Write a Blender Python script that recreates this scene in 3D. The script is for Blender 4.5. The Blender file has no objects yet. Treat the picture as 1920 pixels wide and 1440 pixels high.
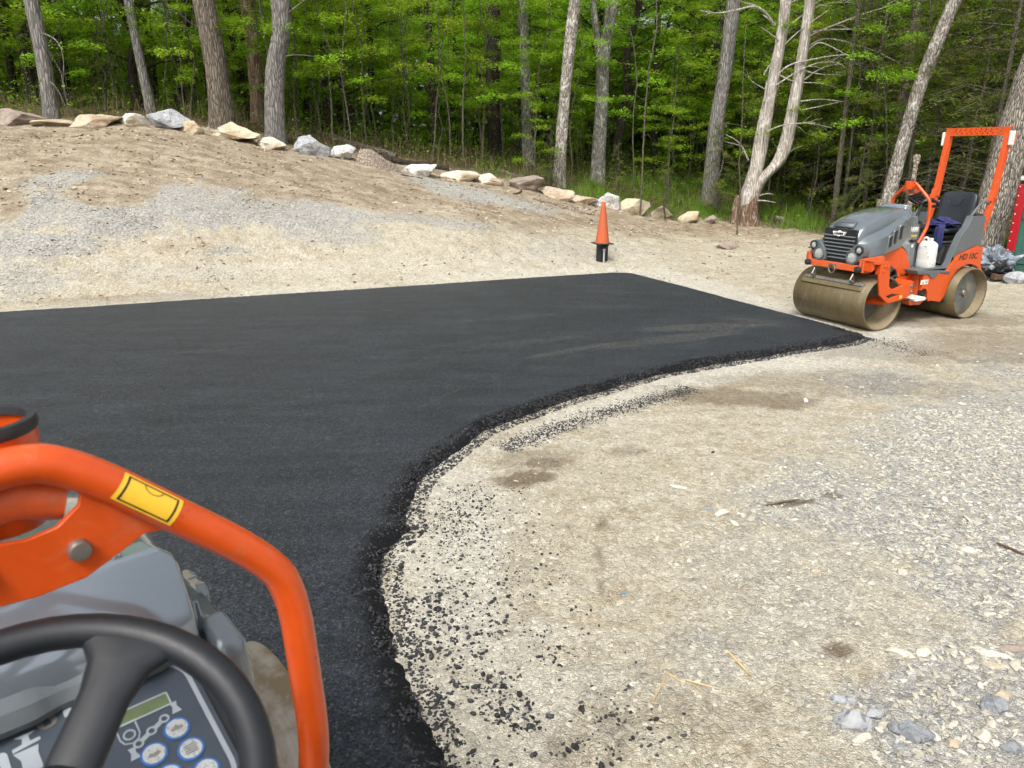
import bpy, bmesh, math, random
import numpy as np
from mathutils import Vector, Matrix
from mathutils.geometry import tessellate_polygon
R = math.radians
rng = np.random.default_rng(7)
random.seed(7)
scene = bpy.context.scene
col = scene.collection

# ------------------------------------------------------------------ camera numbers
F, CH, TH = 1397.0, 2.25, R(17.2)
def ray(px, py):
    a = (px-960)/F; v = (720-py)/F
    return (a, math.cos(TH)+v*math.sin(TH), -math.sin(TH)+v*math.cos(TH))

# ------------------------------------------------------------------ noise in numpy
def _hash(ix, iy, s):
    h = (ix.astype(np.int64)*374761393 + iy.astype(np.int64)*668265263 + s*974634777) & 0xffffffff
    h = ((h ^ (h >> 13))*1274126177) & 0xffffffff
    return ((h ^ (h >> 16)) & 0xffff)/65535.0
def vnoise(x, y, s=0):
    x = np.asarray(x, float); y = np.asarray(y, float)
    ix = np.floor(x); iy = np.floor(y); fx = x-ix; fy = y-iy
    fx = fx*fx*(3-2*fx); fy = fy*fy*(3-2*fy)
    a = _hash(ix, iy, s); b = _hash(ix+1, iy, s); c = _hash(ix, iy+1, s); d = _hash(ix+1, iy+1, s)
    return (a*(1-fx)+b*fx)*(1-fy) + (c*(1-fx)+d*fx)*fy
def fbm(x, y, s=0, o=4):
    t = 0; a = .5; n = 0
    for k in range(o):
        t = t + a*vnoise(np.asarray(x)*2**k+k*17.3, np.asarray(y)*2**k-k*9.1, s+k); n += a; a *= .5
    return t/n
def sstep(a, b, x):
    t = np.clip((x-a)/(b-a), 0, 1); return t*t*(3-2*t)

# ------------------------------------------------------------------ terrain: heights fitted to a few known spots
CTRL = [(25,236,17.5),(172,239,17.8),(303,240,18),(430,262,18.4),(512,277,18.8),(578,289,19),(700,312,19.4),(780,326,19.7),
        (860,337,20.2),(985,353,20.7),(1045,373,21),(1138,388,21.3),(1190,403,21.6),(1300,419,22),(1400,422,22),
        (1840,500,14.6),(1128,488,15.2),(990,306,26),(1120,332,25),(1330,369,24.5),
        (0,420,12.6),(300,400,13.6),(0,500,11.2),(400,470,12.6),(700,430,14.6),(900,440,15.2)]
cp = []
for px, py, Y in CTRL:
    d = ray(px, py); t = Y/d[1]; cp.append((d[0]*t, Y, CH+d[2]*t))
for x in (-12,-8,-5,-2,0,2,4,6,8,11):
    for y in (-4,0,2.5,5,7.5): cp.append((x, y, 0))
for x, y in ((-9,10),(-7,9.8),(-4,11),(-2,12),(0,12.6),(2,13),(3,11),(5,10),(8,10),(11,10),(5,12.5),(8,12.6)): cp.append((x, y, 0.0))
cp += [(-22,18,3.1),(-30,24,3.3),(-24,8,1.6),(-20,-5,.5),(20,-5,0),(20,8,.1),(20,16,.5),(14,16,.45),(-25,40,3.4),(-10,34,3.0),(0,38,2.4),(12,34,1.4),(26,30,.9),
       (-40,75,3.5),(0,75,3.2),(40,75,2.6),(-60,30,3.4),(60,30,1.2),(-60,-10,.5),(60,-10,0),(0,-12,0),(5,26,1.3),(12,25,.6),(18,24,.7)]
cp = np.array(cp)
def _tps(r2): return r2*np.log(r2+1e-9)*.5
n_ = len(cp)
K = _tps(((cp[:,None,:2]-cp[None,:,:2])**2).sum(-1)) + np.eye(n_)*.4
P = np.hstack([np.ones((n_,1)), cp[:,:2]])
A = np.vstack([np.hstack([K, P]), np.hstack([P.T, np.zeros((3,3))])])
W = np.linalg.solve(A, np.concatenate([cp[:,2], np.zeros(3)]))
def H0(x, y):
    x = np.atleast_1d(np.asarray(x, float)).ravel(); y = np.atleast_1d(np.asarray(y, float)).ravel()
    out = np.empty(len(x))
    for i in range(0, len(x), 60000):
        xs, ys = x[i:i+60000], y[i:i+60000]
        r2 = (xs[:,None]-cp[None,:,0])**2 + (ys[:,None]-cp[None,:,1])**2
        out[i:i+60000] = _tps(r2)@W[:n_] + W[n_] + W[n_+1]*xs + W[n_+2]*ys
    # the work area is dead flat
    w = sstep(.25, 3.4, y-(10.15+.40*(np.minimum(x, 2.2)+7)))
    w = np.maximum(w, sstep(12, 20, np.abs(x)))
    return out*w
def Hd(x, y):   # with the small bumps
    x = np.asarray(x, float); y = np.asarray(y, float)
    far = sstep(10, 16, y)
    return H0(x, y) + (fbm(x*.9, y*.9, 3)-.5)*(.03+.14*far) + (fbm(x*5, y*5, 5, 3)-.5)*(.018+.05*far)
def h1(x, y): return float(Hd(np.array([x]), np.array([y]))[0])
def G(px, py, z=0.0):
    """the spot of the terrain seen along a sight line"""
    d = ray(px, py); ts = np.linspace(1.5, 60, 900)
    hh = H0(d[0]*ts, d[1]*ts) + z
    zz = CH + d[2]*ts
    k = np.argmax(zz < hh)
    if zz[k] >= hh[k]: k = 500
    t = ts[k]
    if k > 0:
        a = zz[k-1]-hh[k-1]; b = hh[k]-zz[k]; t = ts[k-1] + (ts[k]-ts[k-1])*a/(a+b+1e-9)
    return np.array([d[0]*t, d[1]*t, CH+d[2]*t])
def at(px, py, Y):
    d = ray(px, py); t = Y/d[1]; return Vector((d[0]*t, Y, CH+d[2]*t))

# ------------------------------------------------------------------ object helpers
def tag(o, label=None, cat=None, group=None, kind=None):
    if label: o['label'] = label
    if cat: o['category'] = cat
    if group: o['group'] = group
    if kind: o['kind'] = kind
    return o
def empty(name, loc=(0,0,0), rz=0):
    o = bpy.data.objects.new(name, None); o.location = loc; o.rotation_euler = (0,0,rz); col.objects.link(o)
    o.empty_display_size = .1
    return o
def link(name, me, mat=None, parent=None):
    if mat is not None and not me.materials: me.materials.append(mat)
    o = bpy.data.objects.new(name, me); col.objects.link(o)
    if parent: o.parent = parent
    return o
def np_mesh(name, V, Fc, attrs=None, smooth=False, cattrs=None):
    me = bpy.data.meshes.new(name); V = np.asarray(V, np.float32); Fc = np.asarray(Fc, np.int32)
    me.vertices.add(len(V)); me.vertices.foreach_set('co', V.ravel())
    k = Fc.shape[1]; me.loops.add(Fc.size); me.loops.foreach_set('vertex_index', Fc.ravel())
    me.polygons.add(len(Fc)); me.polygons.foreach_set('loop_start', np.arange(0, Fc.size, k, dtype=np.int32))
    me.polygons.foreach_set('use_smooth', np.full(len(Fc), smooth))
    for nm, a in (attrs or {}).items():
        at_ = me.attributes.new(nm, 'FLOAT', 'POINT'); at_.data.foreach_set('value', np.asarray(a, np.float32))
    me.update(calc_edges=True); me.validate(); return me
def children(o): return [c for c in bpy.data.objects if c.parent is o]
def copy_tree(o, parent=None):
    kids = children(o); c = o.copy(); col.objects.link(c); c.parent = parent
    for ch in kids: copy_tree(ch, c)
    return c
class MB:
    def __init__(s): s.v = []; s.f = []
    def add(s, vs, fs):
        n = len(s.v); s.v += [tuple(v) for v in vs]; s.f += [tuple(i+n for i in f) for f in fs]; return s
    def box(s, c, d, M=None):
        x, y, z = d[0]/2, d[1]/2, d[2]/2
        vs = [Vector((i*x, j*y, k*z)) for i in (-1,1) for j in (-1,1) for k in (-1,1)]
        if M: vs = [M@v for v in vs]
        vs = [v+Vector(c) for v in vs]
        return s.add(vs, [(0,1,3,2),(4,6,7,5),(0,4,5,1),(2,3,7,6),(0,2,6,4),(1,5,7,3)])
    def beam(s, a, b, w, t, up=(0,1,0)):
        a = Vector(a); b = Vector(b); d = (b-a); L = d.length; d.normalize()
        u = Vector(up); u = (u-d*u.dot(d)).normalized(); q = d.cross(u)
        M = Matrix((d, u, q)).transposed()
        return s.box((a+b)/2, (L, w, t), M)
    def prism(s, poly, ax, d0, d1, holes=()):
        """poly in the two axes other than ax ('x': y,z / 'y': x,z / 'z': x,y)"""
        mk = {'x': lambda p, d: (d, p[0], p[1]), 'y': lambda p, d: (p[0], d, p[1]), 'z': lambda p, d: (p[0], p[1], d)}[ax]
        loops = [list(poly)]+[list(h) for h in holes]
        tris = tessellate_polygon([[Vector((p[0], p[1], 0)) for p in l] for l in loops])
        flat = [p for l in loops for p in l]; n = len(flat)
        fs = [tuple(t) for t in tris] + [tuple(i+n for i in reversed(t)) for t in tris]
        k = 0
        for l in loops:
            m = len(l)
            for i in range(m): fs.append((k+i, k+(i+1) % m, n+k+(i+1) % m, n+k+i))
            k += m
        return s.add([mk(p, d0) for p in flat]+[mk(p, d1) for p in flat], fs)
    def tube(s, pts, r, n=10, cap=True, closed=False):
        pts = [Vector(p) for p in pts]; m = len(pts)
        rs = r if isinstance(r, (list, tuple)) else [r]*m
        u = None; rings = []
        for i, p in enumerate(pts):
            if closed: d = pts[(i+1) % m]-pts[i-1]
            else: d = pts[min(i+1, m-1)]-pts[max(i-1, 0)]
            d.normalize()
            if u is None:
                u = Vector((0,0,1)) if abs(d.z) < .9 else Vector((1,0,0))
            u = (u-d*u.dot(d)).normalized(); q = d.cross(u)
            rings.append([p+(u*math.cos(2*math.pi*k/n)+q*math.sin(2*math.pi*k/n))*rs[i] for k in range(n)])
        vs = [v for g in rings for v in g]; fs = []
        for i in range(m if closed else m-1):
            j = (i+1) % m
            for k in range(n): fs.append((i*n+k, i*n+(k+1) % n, j*n+(k+1) % n, j*n+k))
        if cap and not closed: fs += [tuple(reversed(range(n))), tuple((m-1)*n+k for k in range(n))]
        return s.add(vs, fs)
    def lathe(s, prof, c=(0,0,0), ax='z', n=32, closed=False):
        """prof: (radius, height)"""
        vs = []; m = len(prof)
        for r, h in prof:
            for k in range(n):
                a = 2*math.pi*k/n; p = (r*math.cos(a), r*math.sin(a), h)
                if ax == 'y': p = (p[0], h, p[1])
                if ax == 'x': p = (h, p[0], p[1])
                vs.append((p[0]+c[0], p[1]+c[1], p[2]+c[2]))
        fs = []
        for i in range(m if closed else m-1):
            j = (i+1) % m
            for k in range(n): fs.append((i*n+k, i*n+(k+1) % n, j*n+(k+1) % n, j*n+k))
        if not closed:
            if prof[0][0] > 1e-4: fs.append(tuple(reversed(range(n))))
            if prof[-1][0] > 1e-4: fs.append(tuple((m-1)*n+k for k in range(n)))
        return s.add(vs, fs)
    def loft(s, secs, cap0=True, cap1=True, closed=True):
        n = len(secs[0]); vs = [p for g in secs for p in g]; fs = []
        for i in range(len(secs)-1):
            for k in range(n if closed else n-1): fs.append((i*n+k, i*n+(k+1) % n, (i+1)*n+(k+1) % n, (i+1)*n+k))
        if cap0: fs.append(tuple(reversed(range(n))))
        if cap1: fs.append(tuple((len(secs)-1)*n+k for k in range(n)))
        return s.add(vs, fs)
    def build(s, name, mat, parent=None, smooth=True, bevel=0, seg=2, sub=0, ang=35):
        me = bpy.data.meshes.new(name); me.from_pydata(s.v, [], s.f); 
        bm = bmesh.new(); bm.from_mesh(me); bmesh.ops.remove_doubles(bm, verts=bm.verts, dist=1e-5)
        bmesh.ops.recalc_face_normals(bm, faces=bm.faces); bm.to_mesh(me); bm.free()
        if smooth:
            me.polygons.foreach_set('use_smooth', [True]*len(me.polygons)); me.set_sharp_from_angle(angle=R(ang))
        me.update(); o = link(name, me, mat, parent)
        if bevel:
            b = o.modifiers.new('bevel', 'BEVEL'); b.width = bevel; b.segments = seg; b.limit_method = 'ANGLE'; b.angle_limit = R(40); b.harden_normals = True
        if sub:
            b = o.modifiers.new('sub', 'SUBSURF'); b.levels = sub; b.render_levels = sub
        return o
def smoothpath(pts, k=3):
    """rounds the corners of a path (Chaikin)"""
    pts = [Vector(p) for p in pts]
    for _ in range(k):
        q = [pts[0]]
        for a, b in zip(pts, pts[1:]): q += [a*.75+b*.25, a*.25+b*.75]
        q.append(pts[-1]); pts = q
    return pts
def text(name, s, size, mat, parent, loc, xdir, updir, ext=.0015, shear=0, bold=0, xs=1):
    cu = bpy.data.curves.new('t', 'FONT'); cu.body = s; cu.size = size; cu.extrude = ext; cu.align_x = 'CENTER'; cu.align_y = 'CENTER'; cu.shear = shear; cu.offset = bold
    cu.resolution_u = 3
    t = bpy.data.objects.new('t', cu); col.objects.link(t)
    dg = bpy.context.evaluated_depsgraph_get(); me = bpy.data.meshes.new_from_object(t.evaluated_get(dg))
    bpy.data.objects.remove(t)
    me.materials.clear()
    x = Vector(xdir).normalized(); u = Vector(updir); u = (u-x*u.dot(x)).normalized(); n = x.cross(u)
    M = Matrix((x, u, n)).transposed().to_4x4(); M.translation = Vector(loc)
    me.transform(M @ Matrix.Diagonal((xs,1,1,1))); return link(name, me, mat, parent)

# ------------------------------------------------------------------ materials
class NT:
    def __init__(s, name):
        s.m = bpy.data.materials.new(name); s.m.use_nodes = True; s.t = s.m.node_tree; s.t.nodes.clear()
        s.out = s.n('ShaderNodeOutputMaterial'); s.p = s.n('ShaderNodeBsdfPrincipled'); s.l(s.p.outputs[0], s.out.inputs[0])
    def n(s, t, **k):
        x = s.t.nodes.new(t)
        for a, b in k.items():
            if a.startswith('i_'):
                key = a[2:].replace('_', ' '); x.inputs[int(key) if key.isdigit() else key].default_value = b
            else: setattr(x, a, b)
        return x
    def l(s, a, b): s.t.links.new(a, b); return b
    def co(s, scale=(1,1,1), rot=(0,0,0), kind='Object'):
        c = s.n('ShaderNodeTexCoord'); m = s.n('ShaderNodeMapping'); m.inputs['Scale'].default_value = scale; m.inputs['Rotation'].default_value = rot
        s.l(c.outputs[kind], m.inputs[0]); return m.outputs[0]
    def noise(s, scale, detail=4, rough=.6, co=None, dist=0):
        x = s.n('ShaderNodeTexNoise'); x.inputs['Scale'].default_value = scale; x.inputs['Detail'].default_value = detail
        x.inputs['Roughness'].default_value = rough; x.inputs['Distortion'].default_value = dist
        if co is not None: s.l(co, x.inputs['Vector'])
        return x.outputs['Fac']
    def vor(s, scale, co=None, feat='F1', out='Distance', rnd=1):
        x = s.n('ShaderNodeTexVoronoi'); x.feature = feat; x.inputs['Scale'].default_value = scale; x.inputs['Randomness'].default_value = rnd
        if co is not None: s.l(co, x.inputs['Vector'])
        return x.outputs[out]
    def attr(s, name, out='Fac'):
        x = s.n('ShaderNodeAttribute'); x.attribute_name = name; return x.outputs[out]
    def ramp(s, f, stops, interp='LINEAR'):
        x = s.n('ShaderNodeValToRGB'); x.color_ramp.interpolation = interp; e = x.color_ramp.elements
        while len(e) < len(stops): e.new(.5)
        for q, (p, c) in zip(e, stops):
            q.position = p; q.color = (*c, 1) if len(c) == 3 else c
        s.l(f, x.inputs[0]); return x.outputs[0]
    def rng(s, f, a, b, c=0, d=1):
        x = s.n('ShaderNodeMapRange'); x.inputs[1].default_value = a; x.inputs[2].default_value = b; x.inputs[3].default_value = c; x.inputs[4].default_value = d
        s.l(f, x.inputs[0]); return x.outputs[0]
    def mix(s, f, a, b, mode='MIX'):
        x = s.n('ShaderNodeMix', data_type='RGBA', blend_type=mode)
        for v, i in ((f, 0), (a, 6), (b, 7)):
            if isinstance(v, (int, float)): x.inputs[i].default_value = v
            elif isinstance(v, tuple): x.inputs[i].default_value = (*v, 1)
            else: s.l(v, x.inputs[i])
        return x.outputs[2]
    def math(s, op, a, b=0.0, c=0.0):
        x = s.n('ShaderNodeMath', operation=op)
        for v, i in ((a, 0), (b, 1), (c, 2)):
            if isinstance(v, (int, float)): x.inputs[i].default_value = v
            else: s.l(v, x.inputs[i])
        return x.outputs[0]
    def bump(s, h, strength=.3, dist=.02, prev=None):
        x = s.n('ShaderNodeBump'); x.inputs['Strength'].default_value = strength; x.inputs['Distance'].default_value = dist
        s.l(h, x.inputs['Height'])
        if prev is not None: s.l(prev, x.inputs['Normal'])
        return x.outputs[0]
    def fin(s, base=None, rough=None, normal=None, metal=None, spec=None, coat=None):
        for v, k in ((base, 'Base Color'), (rough, 'Roughness'), (normal, 'Normal'), (metal, 'Metallic'), (spec, 'Specular IOR Level'), (coat, 'Coat Weight')):
            if v is None: continue
            if isinstance(v, (int, float)): s.p.inputs[k].default_value = v
            elif isinstance(v, tuple): s.p.inputs[k].default_value = (*v, 1)
            else: s.l(v, s.p.inputs[k])
        return s.m

def plain(name, c, rough=.5, metal=0, var=.12, dirt=None, dscale=6, dlo=.55, dhi=.75, coat=0, bump=.0, nscale=30):
    """a coloured finish with slight unevenness and patches of dust or grime"""
    t = NT(name); k = t.co()
    n = t.noise(nscale, 5, .6, k); lo = tuple(x*(1-var) for x in c); hi = tuple(min(1, x*(1+var)) for x in c)
    b = t.mix(t.rng(n, .3, .7), lo, hi); r = t.rng(n, .3, .7, max(.02, rough-.08), rough+.08)
    if dirt:
        d = t.rng(t.noise(dscale, 6, .7, k, .4), dlo, dhi); b = t.mix(t.math('MULTIPLY', d, .8), b, dirt)
        r = t.math('ADD', r, t.math('MULTIPLY', d, .3))
    nm = t.bump(n, bump, .01) if bump else None
    return t.fin(b, r, nm, metal, None, coat)

M = {}
M['orange'] = plain('orange paint', (.58,.072,.006), .34, 0, .07, (.36,.19,.10), 11, .58, .85, coat=.15)
M['orange_worn'] = plain('worn orange paint', (.62,.10,.02), .45, 0, .12, (.30,.22,.15), 14, .50, .72, coat=.05)
M['hood'] = plain('grey engine cover', (.13,.155,.168), .2, .3, .05, (.20,.215,.20), 2.2, .62, .95, coat=1, nscale=5)
M['greyplastic'] = plain('grey moulded plastic', (.10,.115,.122), .42, 0, .08, (.20,.18,.14), 9, .55, .8)
M['black'] = plain('black plastic', (.014,.015,.017), .42, 0, .2, (.07,.065,.055), 12, .55, .8)
M['rubber'] = plain('black rubber', (.018,.019,.021), .6, 0, .2, (.06,.055,.05), 18, .5, .8, bump=.05, nscale=80)
M['vinyl'] = plain('black seat vinyl', (.016,.019,.024), .38, 0, .12, (.06,.06,.06), 8, .6, .85, bump=.04, nscale=200)
M['wheelgrip'] = plain('soft black grip', (.008,.010,.013), .5, 0, .1, None, bump=.06, nscale=400)
M['metal'] = plain('bare dull steel', (.30,.28,.25), .42, .8, .15, (.16,.11,.06), 20, .5, .75)
M['white'] = plain('dirty white plastic', (.66,.67,.64), .45, 0, .05, (.20,.17,.12), 30, .56, .66)
M['whitepaint'] = plain('white marking', (.75,.76,.74), .5, 0, .04)
M['yellow'] = plain('yellow sticker', (.85,.52,.04), .35, 0, .04)
M['yellowworn'] = plain('worn yellow lettering', (.7,.5,.06), .5, 0, .2)
M['blackpaint'] = plain('black lettering', (.015,.014,.012), .5, 0, .1)
M['panelgrey'] = plain('instrument panel grey', (.045,.058,.075), .38, 0, .05)
M['cowl'] = plain('lighter grey dash cowl', (.23,.265,.30), .14, .5, .04, None, coat=1, nscale=5)
M['panelline'] = plain('pale panel print', (.30,.34,.37), .45, 0, .05)
M['lcd'] = plain('green display', (.10,.14,.06), .12, 0, .15)
M['bluering'] = plain('blue button ring', (.03,.12,.36), .3, 0, .05)
M['button'] = plain('pale metal button', (.48,.50,.48), .3, .4, .15, nscale=120)
M['lens'] = plain('clear lamp lens', (.62,.64,.63), .08, .55, .25, nscale=60)
M['reflector'] = plain('amber reflector', (.7,.10,.02), .2, 0, .1)
M['jacket'] = plain('navy cloth', (.022,.028,.11), .85, 0, .3, None, bump=.3, nscale=90)
M['tarp'] = plain('grey plastic sheeting', (.22,.25,.29), .35, 0, .35, (.05,.05,.05), 9, .5, .7)
M['redpaint'] = plain('red painted steel', (.42,.012,.02), .35, 0, .12, (.25,.05,.04), 6, .6, .85)
M['greenpaint'] = plain('weathered green paint', (.018,.085,.062), .5, 0, .3, (.08,.10,.07), 9, .5, .8)
M['plankwood'] = plain('brown plank', (.10,.06,.035), .75, 0, .3, bump=.3, nscale=20)
M['conecol'] = plain('faded orange cone rubber', (.46,.092,.027), .6, 0, .10, (.36,.13,.06), 5, .5, .8)
M['pipeblack'] = plain('black pipe', (.012,.012,.013), .35, 0, .1, (.20,.15,.10), 10, .6, .8)
M['pipegrey'] = plain('grey conduit', (.32,.34,.36), .4, 0, .1)
M['bluebit'] = plain('blue plastic scrap', (.08,.25,.45), .4)

# drum steel: rolled-on clay with streaks round the shell
t = NT('clay coated drum steel'); k = t.co((1,26,1)); k2 = t.co()
st = t.noise(1.5, 5, .7, k); bl = t.noise(5, 6, .65, k2)
b = t.mix(t.rng(st, .3, .7), (.115,.088,.043), (.18,.142,.075)); b = t.mix(t.rng(bl, .57, .75), b, (.28,.235,.155))
M['drum'] = t.fin(b, t.rng(bl, .3, .7, .34, .6), t.bump(bl, .12, .01), .25)
M['drumdisc'] = plain('grey drum plate', (.10,.11,.105), .55, 0, .12, (.28,.24,.16), 5, .45, .7)
M['drumin'] = plain('dusty drum inside', (.26,.21,.13), .7, 0, .15, (.12,.09,.05), 4, .5, .75)

t = NT('dusty sky-lit drum steel'); k = t.co((1,20,1)); k2 = t.co()  # near drum: dust, plus sky light put into the colour as paler beige
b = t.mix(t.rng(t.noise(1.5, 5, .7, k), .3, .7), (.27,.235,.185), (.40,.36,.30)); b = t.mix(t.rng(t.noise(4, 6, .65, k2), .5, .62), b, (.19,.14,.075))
M['drumdusty_skylit'] = t.fin(b, .6, t.bump(t.noise(220, 2, .7, k2), .25, .003), .1)
# rock with veins and colour patches; tone by object colour attribute
def rock_mat(name, a, b, c, scale=2.2, speck=.0):
    t = NT(name); k = t.co()
    n1 = t.noise(scale, 8, .65, k, .6); n2 = t.noise(scale*7, 6, .7, k); n3 = t.noise(scale*.8, 4, .5, k)
    x = t.mix(t.rng(n1, .35, .62), a, b); x = t.mix(t.rng(n3, .52, .66), x, c)
    x = t.mix(t.math('MULTIPLY', t.rng(n2, .52, .72), .55), x, tuple(v*.45 for v in a))
    cr = t.vor(scale*1.6, k, 'DISTANCE_TO_EDGE'); x = t.mix(t.rng(cr, .0, .012, .35, 0), x, (.06,.05,.04))
    if speck:
        s2 = t.vor(55, k, out='Color'); x = t.mix(t.rng(s2, .75, .8, 0, speck), x, (.03,.03,.035))
    h = t.math('ADD', n1, t.math('MULTIPLY', n2, .5))
    return t.fin(x, .85, t.bump(h, .9, .05), None, .25)
RK = {'tan': rock_mat('tan sandstone', (.42,.345,.25), (.54,.46,.35), (.32,.23,.145)),
      'yellow': rock_mat('yellow stained stone', (.50,.42,.28), (.60,.54,.42), (.37,.28,.17)),
      'cream': rock_mat('cream quartz stone', (.56,.52,.42), (.66,.62,.52), (.40,.30,.18)),
      'white': rock_mat('white crystalline stone', (.58,.58,.57), (.70,.70,.70), (.45,.42,.36), 2.6, .7),
      'grey': rock_mat('grey granite', (.30,.31,.32), (.48,.49,.50), (.20,.20,.20), 2.6, .5),
      'brown': rock_mat('brown weathered stone', (.26,.21,.17), (.36,.30,.25), (.18,.14,.11)),
      'slate': rock_mat('blue grey broken stone', (.25,.27,.295), (.38,.39,.40), (.17,.18,.20), 6)}

# tinted stuff: stones, crumbs and leaves read a per-piece value
def tint_mat(name, stops, rough=.85, spec=.3, bump=0, bscale=80, attr='tint'):
    t = NT(name); a = t.attr(attr); k = t.co(); n = t.noise(bscale, 3, .6, k)
    b = t.mix(.45, t.ramp(a, stops), t.rng(n, .2, .8, .55, 1.45), 'MULTIPLY')
    return t.fin(b, rough, t.bump(n, bump, .01) if bump else None, None, spec)
M['gravel'] = tint_mat('pale crushed stone', [(0,(.27,.25,.20)),(.3,(.38,.355,.285)),(.7,(.45,.425,.35)),(.93,(.50,.48,.42)),(1,(.28,.29,.30))], bump=.3)
M['crumb'] = tint_mat('loose asphalt crumb', [(0,(.010,.010,.011)),(.7,(.024,.025,.028)),(1,(.055,.056,.06))], .55, .4, .3, 200)
def leaf_mat(name, stops, trans=.45):
    t = NT(name); a = t.attr('tint'); oi = t.n('ShaderNodeObjectInfo')
    b = t.ramp(a, stops)
    hv = t.n('ShaderNodeHueSaturation'); t.l(b, hv.inputs['Color'])
    t.l(t.rng(oi.outputs['Random'], 0, 1, .485, .515), hv.inputs['Hue']); t.l(t.rng(oi.outputs['Random'], 0, 1, .8, 1.2), hv.inputs['Value'])
    t.fin(hv.outputs[0], .5, None, None, .35)
    tr = t.n('ShaderNodeBsdfTranslucent'); t.l(hv.outputs[0], tr.inputs[0]); ms = t.n('ShaderNodeMixShader'); ms.inputs[0].default_value = trans
    t.l(t.p.outputs[0], ms.inputs[1]); t.l(tr.outputs[0], ms.inputs[2]); t.l(ms.outputs[0], t.out.inputs[0]); return t.m
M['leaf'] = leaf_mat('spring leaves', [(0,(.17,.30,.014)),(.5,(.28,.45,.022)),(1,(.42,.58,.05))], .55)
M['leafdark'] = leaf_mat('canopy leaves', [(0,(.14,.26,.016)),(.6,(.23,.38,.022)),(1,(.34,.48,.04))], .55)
M['needle'] = leaf_mat('conifer needles', [(0,(.11,.15,.03)),(.6,(.19,.26,.04)),(.93,(.27,.32,.06)),(1,(.36,.18,.08))], .4)
M['litter'] = leaf_mat('fallen leaves', [(0,(.06,.035,.02)),(.6,(.16,.10,.055)),(1,(.28,.19,.11))], .1)
M['grass'] = leaf_mat('grass and weeds', [(0,(.09,.18,.012)),(.6,(.15,.29,.018)),(1,(.26,.38,.05))], .4)
M['straw'] = leaf_mat('dry grass', [(0,(.12,.08,.04)),(.6,(.22,.16,.08)),(1,(.20,.24,.06))], .2)
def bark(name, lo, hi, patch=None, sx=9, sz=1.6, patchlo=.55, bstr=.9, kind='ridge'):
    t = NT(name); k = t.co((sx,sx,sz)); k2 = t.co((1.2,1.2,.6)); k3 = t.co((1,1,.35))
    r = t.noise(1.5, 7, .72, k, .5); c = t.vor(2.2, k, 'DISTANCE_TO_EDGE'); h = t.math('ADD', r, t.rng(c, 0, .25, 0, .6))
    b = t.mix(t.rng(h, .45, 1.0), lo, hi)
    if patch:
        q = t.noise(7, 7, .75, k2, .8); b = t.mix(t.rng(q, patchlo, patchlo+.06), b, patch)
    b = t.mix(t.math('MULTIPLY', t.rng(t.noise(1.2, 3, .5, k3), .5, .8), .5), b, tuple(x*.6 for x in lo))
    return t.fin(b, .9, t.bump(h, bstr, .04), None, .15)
M['bark'] = bark('grey brown bark', (.07,.058,.045), (.20,.17,.135))
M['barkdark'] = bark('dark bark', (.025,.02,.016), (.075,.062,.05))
M['barkgrey'] = bark('grey bark', (.10,.095,.085), (.27,.255,.235))
M['barklichen'] = bark('lichen speckled bark', (.10,.095,.08), (.26,.25,.22), (.46,.46,.42), 9, 2.2, .54)
M['barkrough'] = bark('deep furrowed bark', (.06,.05,.04), (.42,.38,.32), None, 15, 2.6, .5, 1.0)
M['barkbirch'] = bark('white flaking bark', (.12,.10,.085), (.34,.31,.27), (.54,.52,.47), 8, 2.5, .52)
M['deadwood'] = bark('bare silver deadwood', (.25,.21,.18), (.50,.46,.41), (.60,.57,.52), 9, .45, .52, .8)
M['deadbase'] = bark('splintered reddish wood', (.10,.06,.04), (.32,.22,.15), (.48,.41,.33), 11, .6, .54, 1.0)
M['stem'] = bark('thin smooth stem', (.08,.07,.05), (.20,.18,.135), None, 20, 6)
M['log'] = bark('barkless log', (.17,.13,.10), (.38,.32,.26), None, 6, 6)
M['splinter'] = plain('fresh split wood', (.52,.38,.20), .7, 0, .15, nscale=25)

# ------------------------------------------------------------------ stones
def ico(sub):
    bm = bmesh.new(); bmesh.ops.create_icosphere(bm, subdivisions=sub, radius=1)
    V = np.array([v.co[:] for v in bm.verts]); Fc = np.array([[v.index for v in f.verts] for f in bm.faces]); bm.free(); return V, Fc
ICO = {k: ico(k) for k in (1,2,4,5)}
def facet(V, n, seed, lo=.55, hi=.95):
    r = np.random.default_rng(seed); d = r.normal(size=(n,3)); d /= np.linalg.norm(d, axis=1)[:,None]; V = V.copy()
    for q in d:
        s = r.uniform(lo, hi); k = V@q; m = k > s; V[m] -= np.outer(k[m]-s, q)
    return V
def n3(V, s, seed): return (fbm(V[:,0]*s+seed, V[:,1]*s+V[:,2]*s*.7, seed, 4)+fbm(V[:,2]*s+seed*2, V[:,0]*s-V[:,1]*s*.6, seed+9, 4)-1)
def rock(name, loc, size, rz, mat, seed, lab, group='boulders along the wood edge', cat='boulder', tilt=(0,0), n=11, sub=5):
    V, Fc = ICO[sub]; V = facet(V, n, seed, .45, .85)
    nv = V/np.linalg.norm(V, axis=1)[:,None]
    V = V + nv*(n3(V, 1.6, seed)[:,None]*.22 + n3(V, 6, seed+3)[:,None]*.07)
    V = V/np.abs(V).max(0)*np.array(size)/2
    V[:,2] += size[2]*.22
    o = link(name, np_mesh(name, V, Fc, smooth=True), mat); o.data.set_sharp_from_angle(angle=R(42))
    o.location = loc; o.rotation_euler = (tilt[0], tilt[1], rz); tag(o, lab, cat, group); return o
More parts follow.
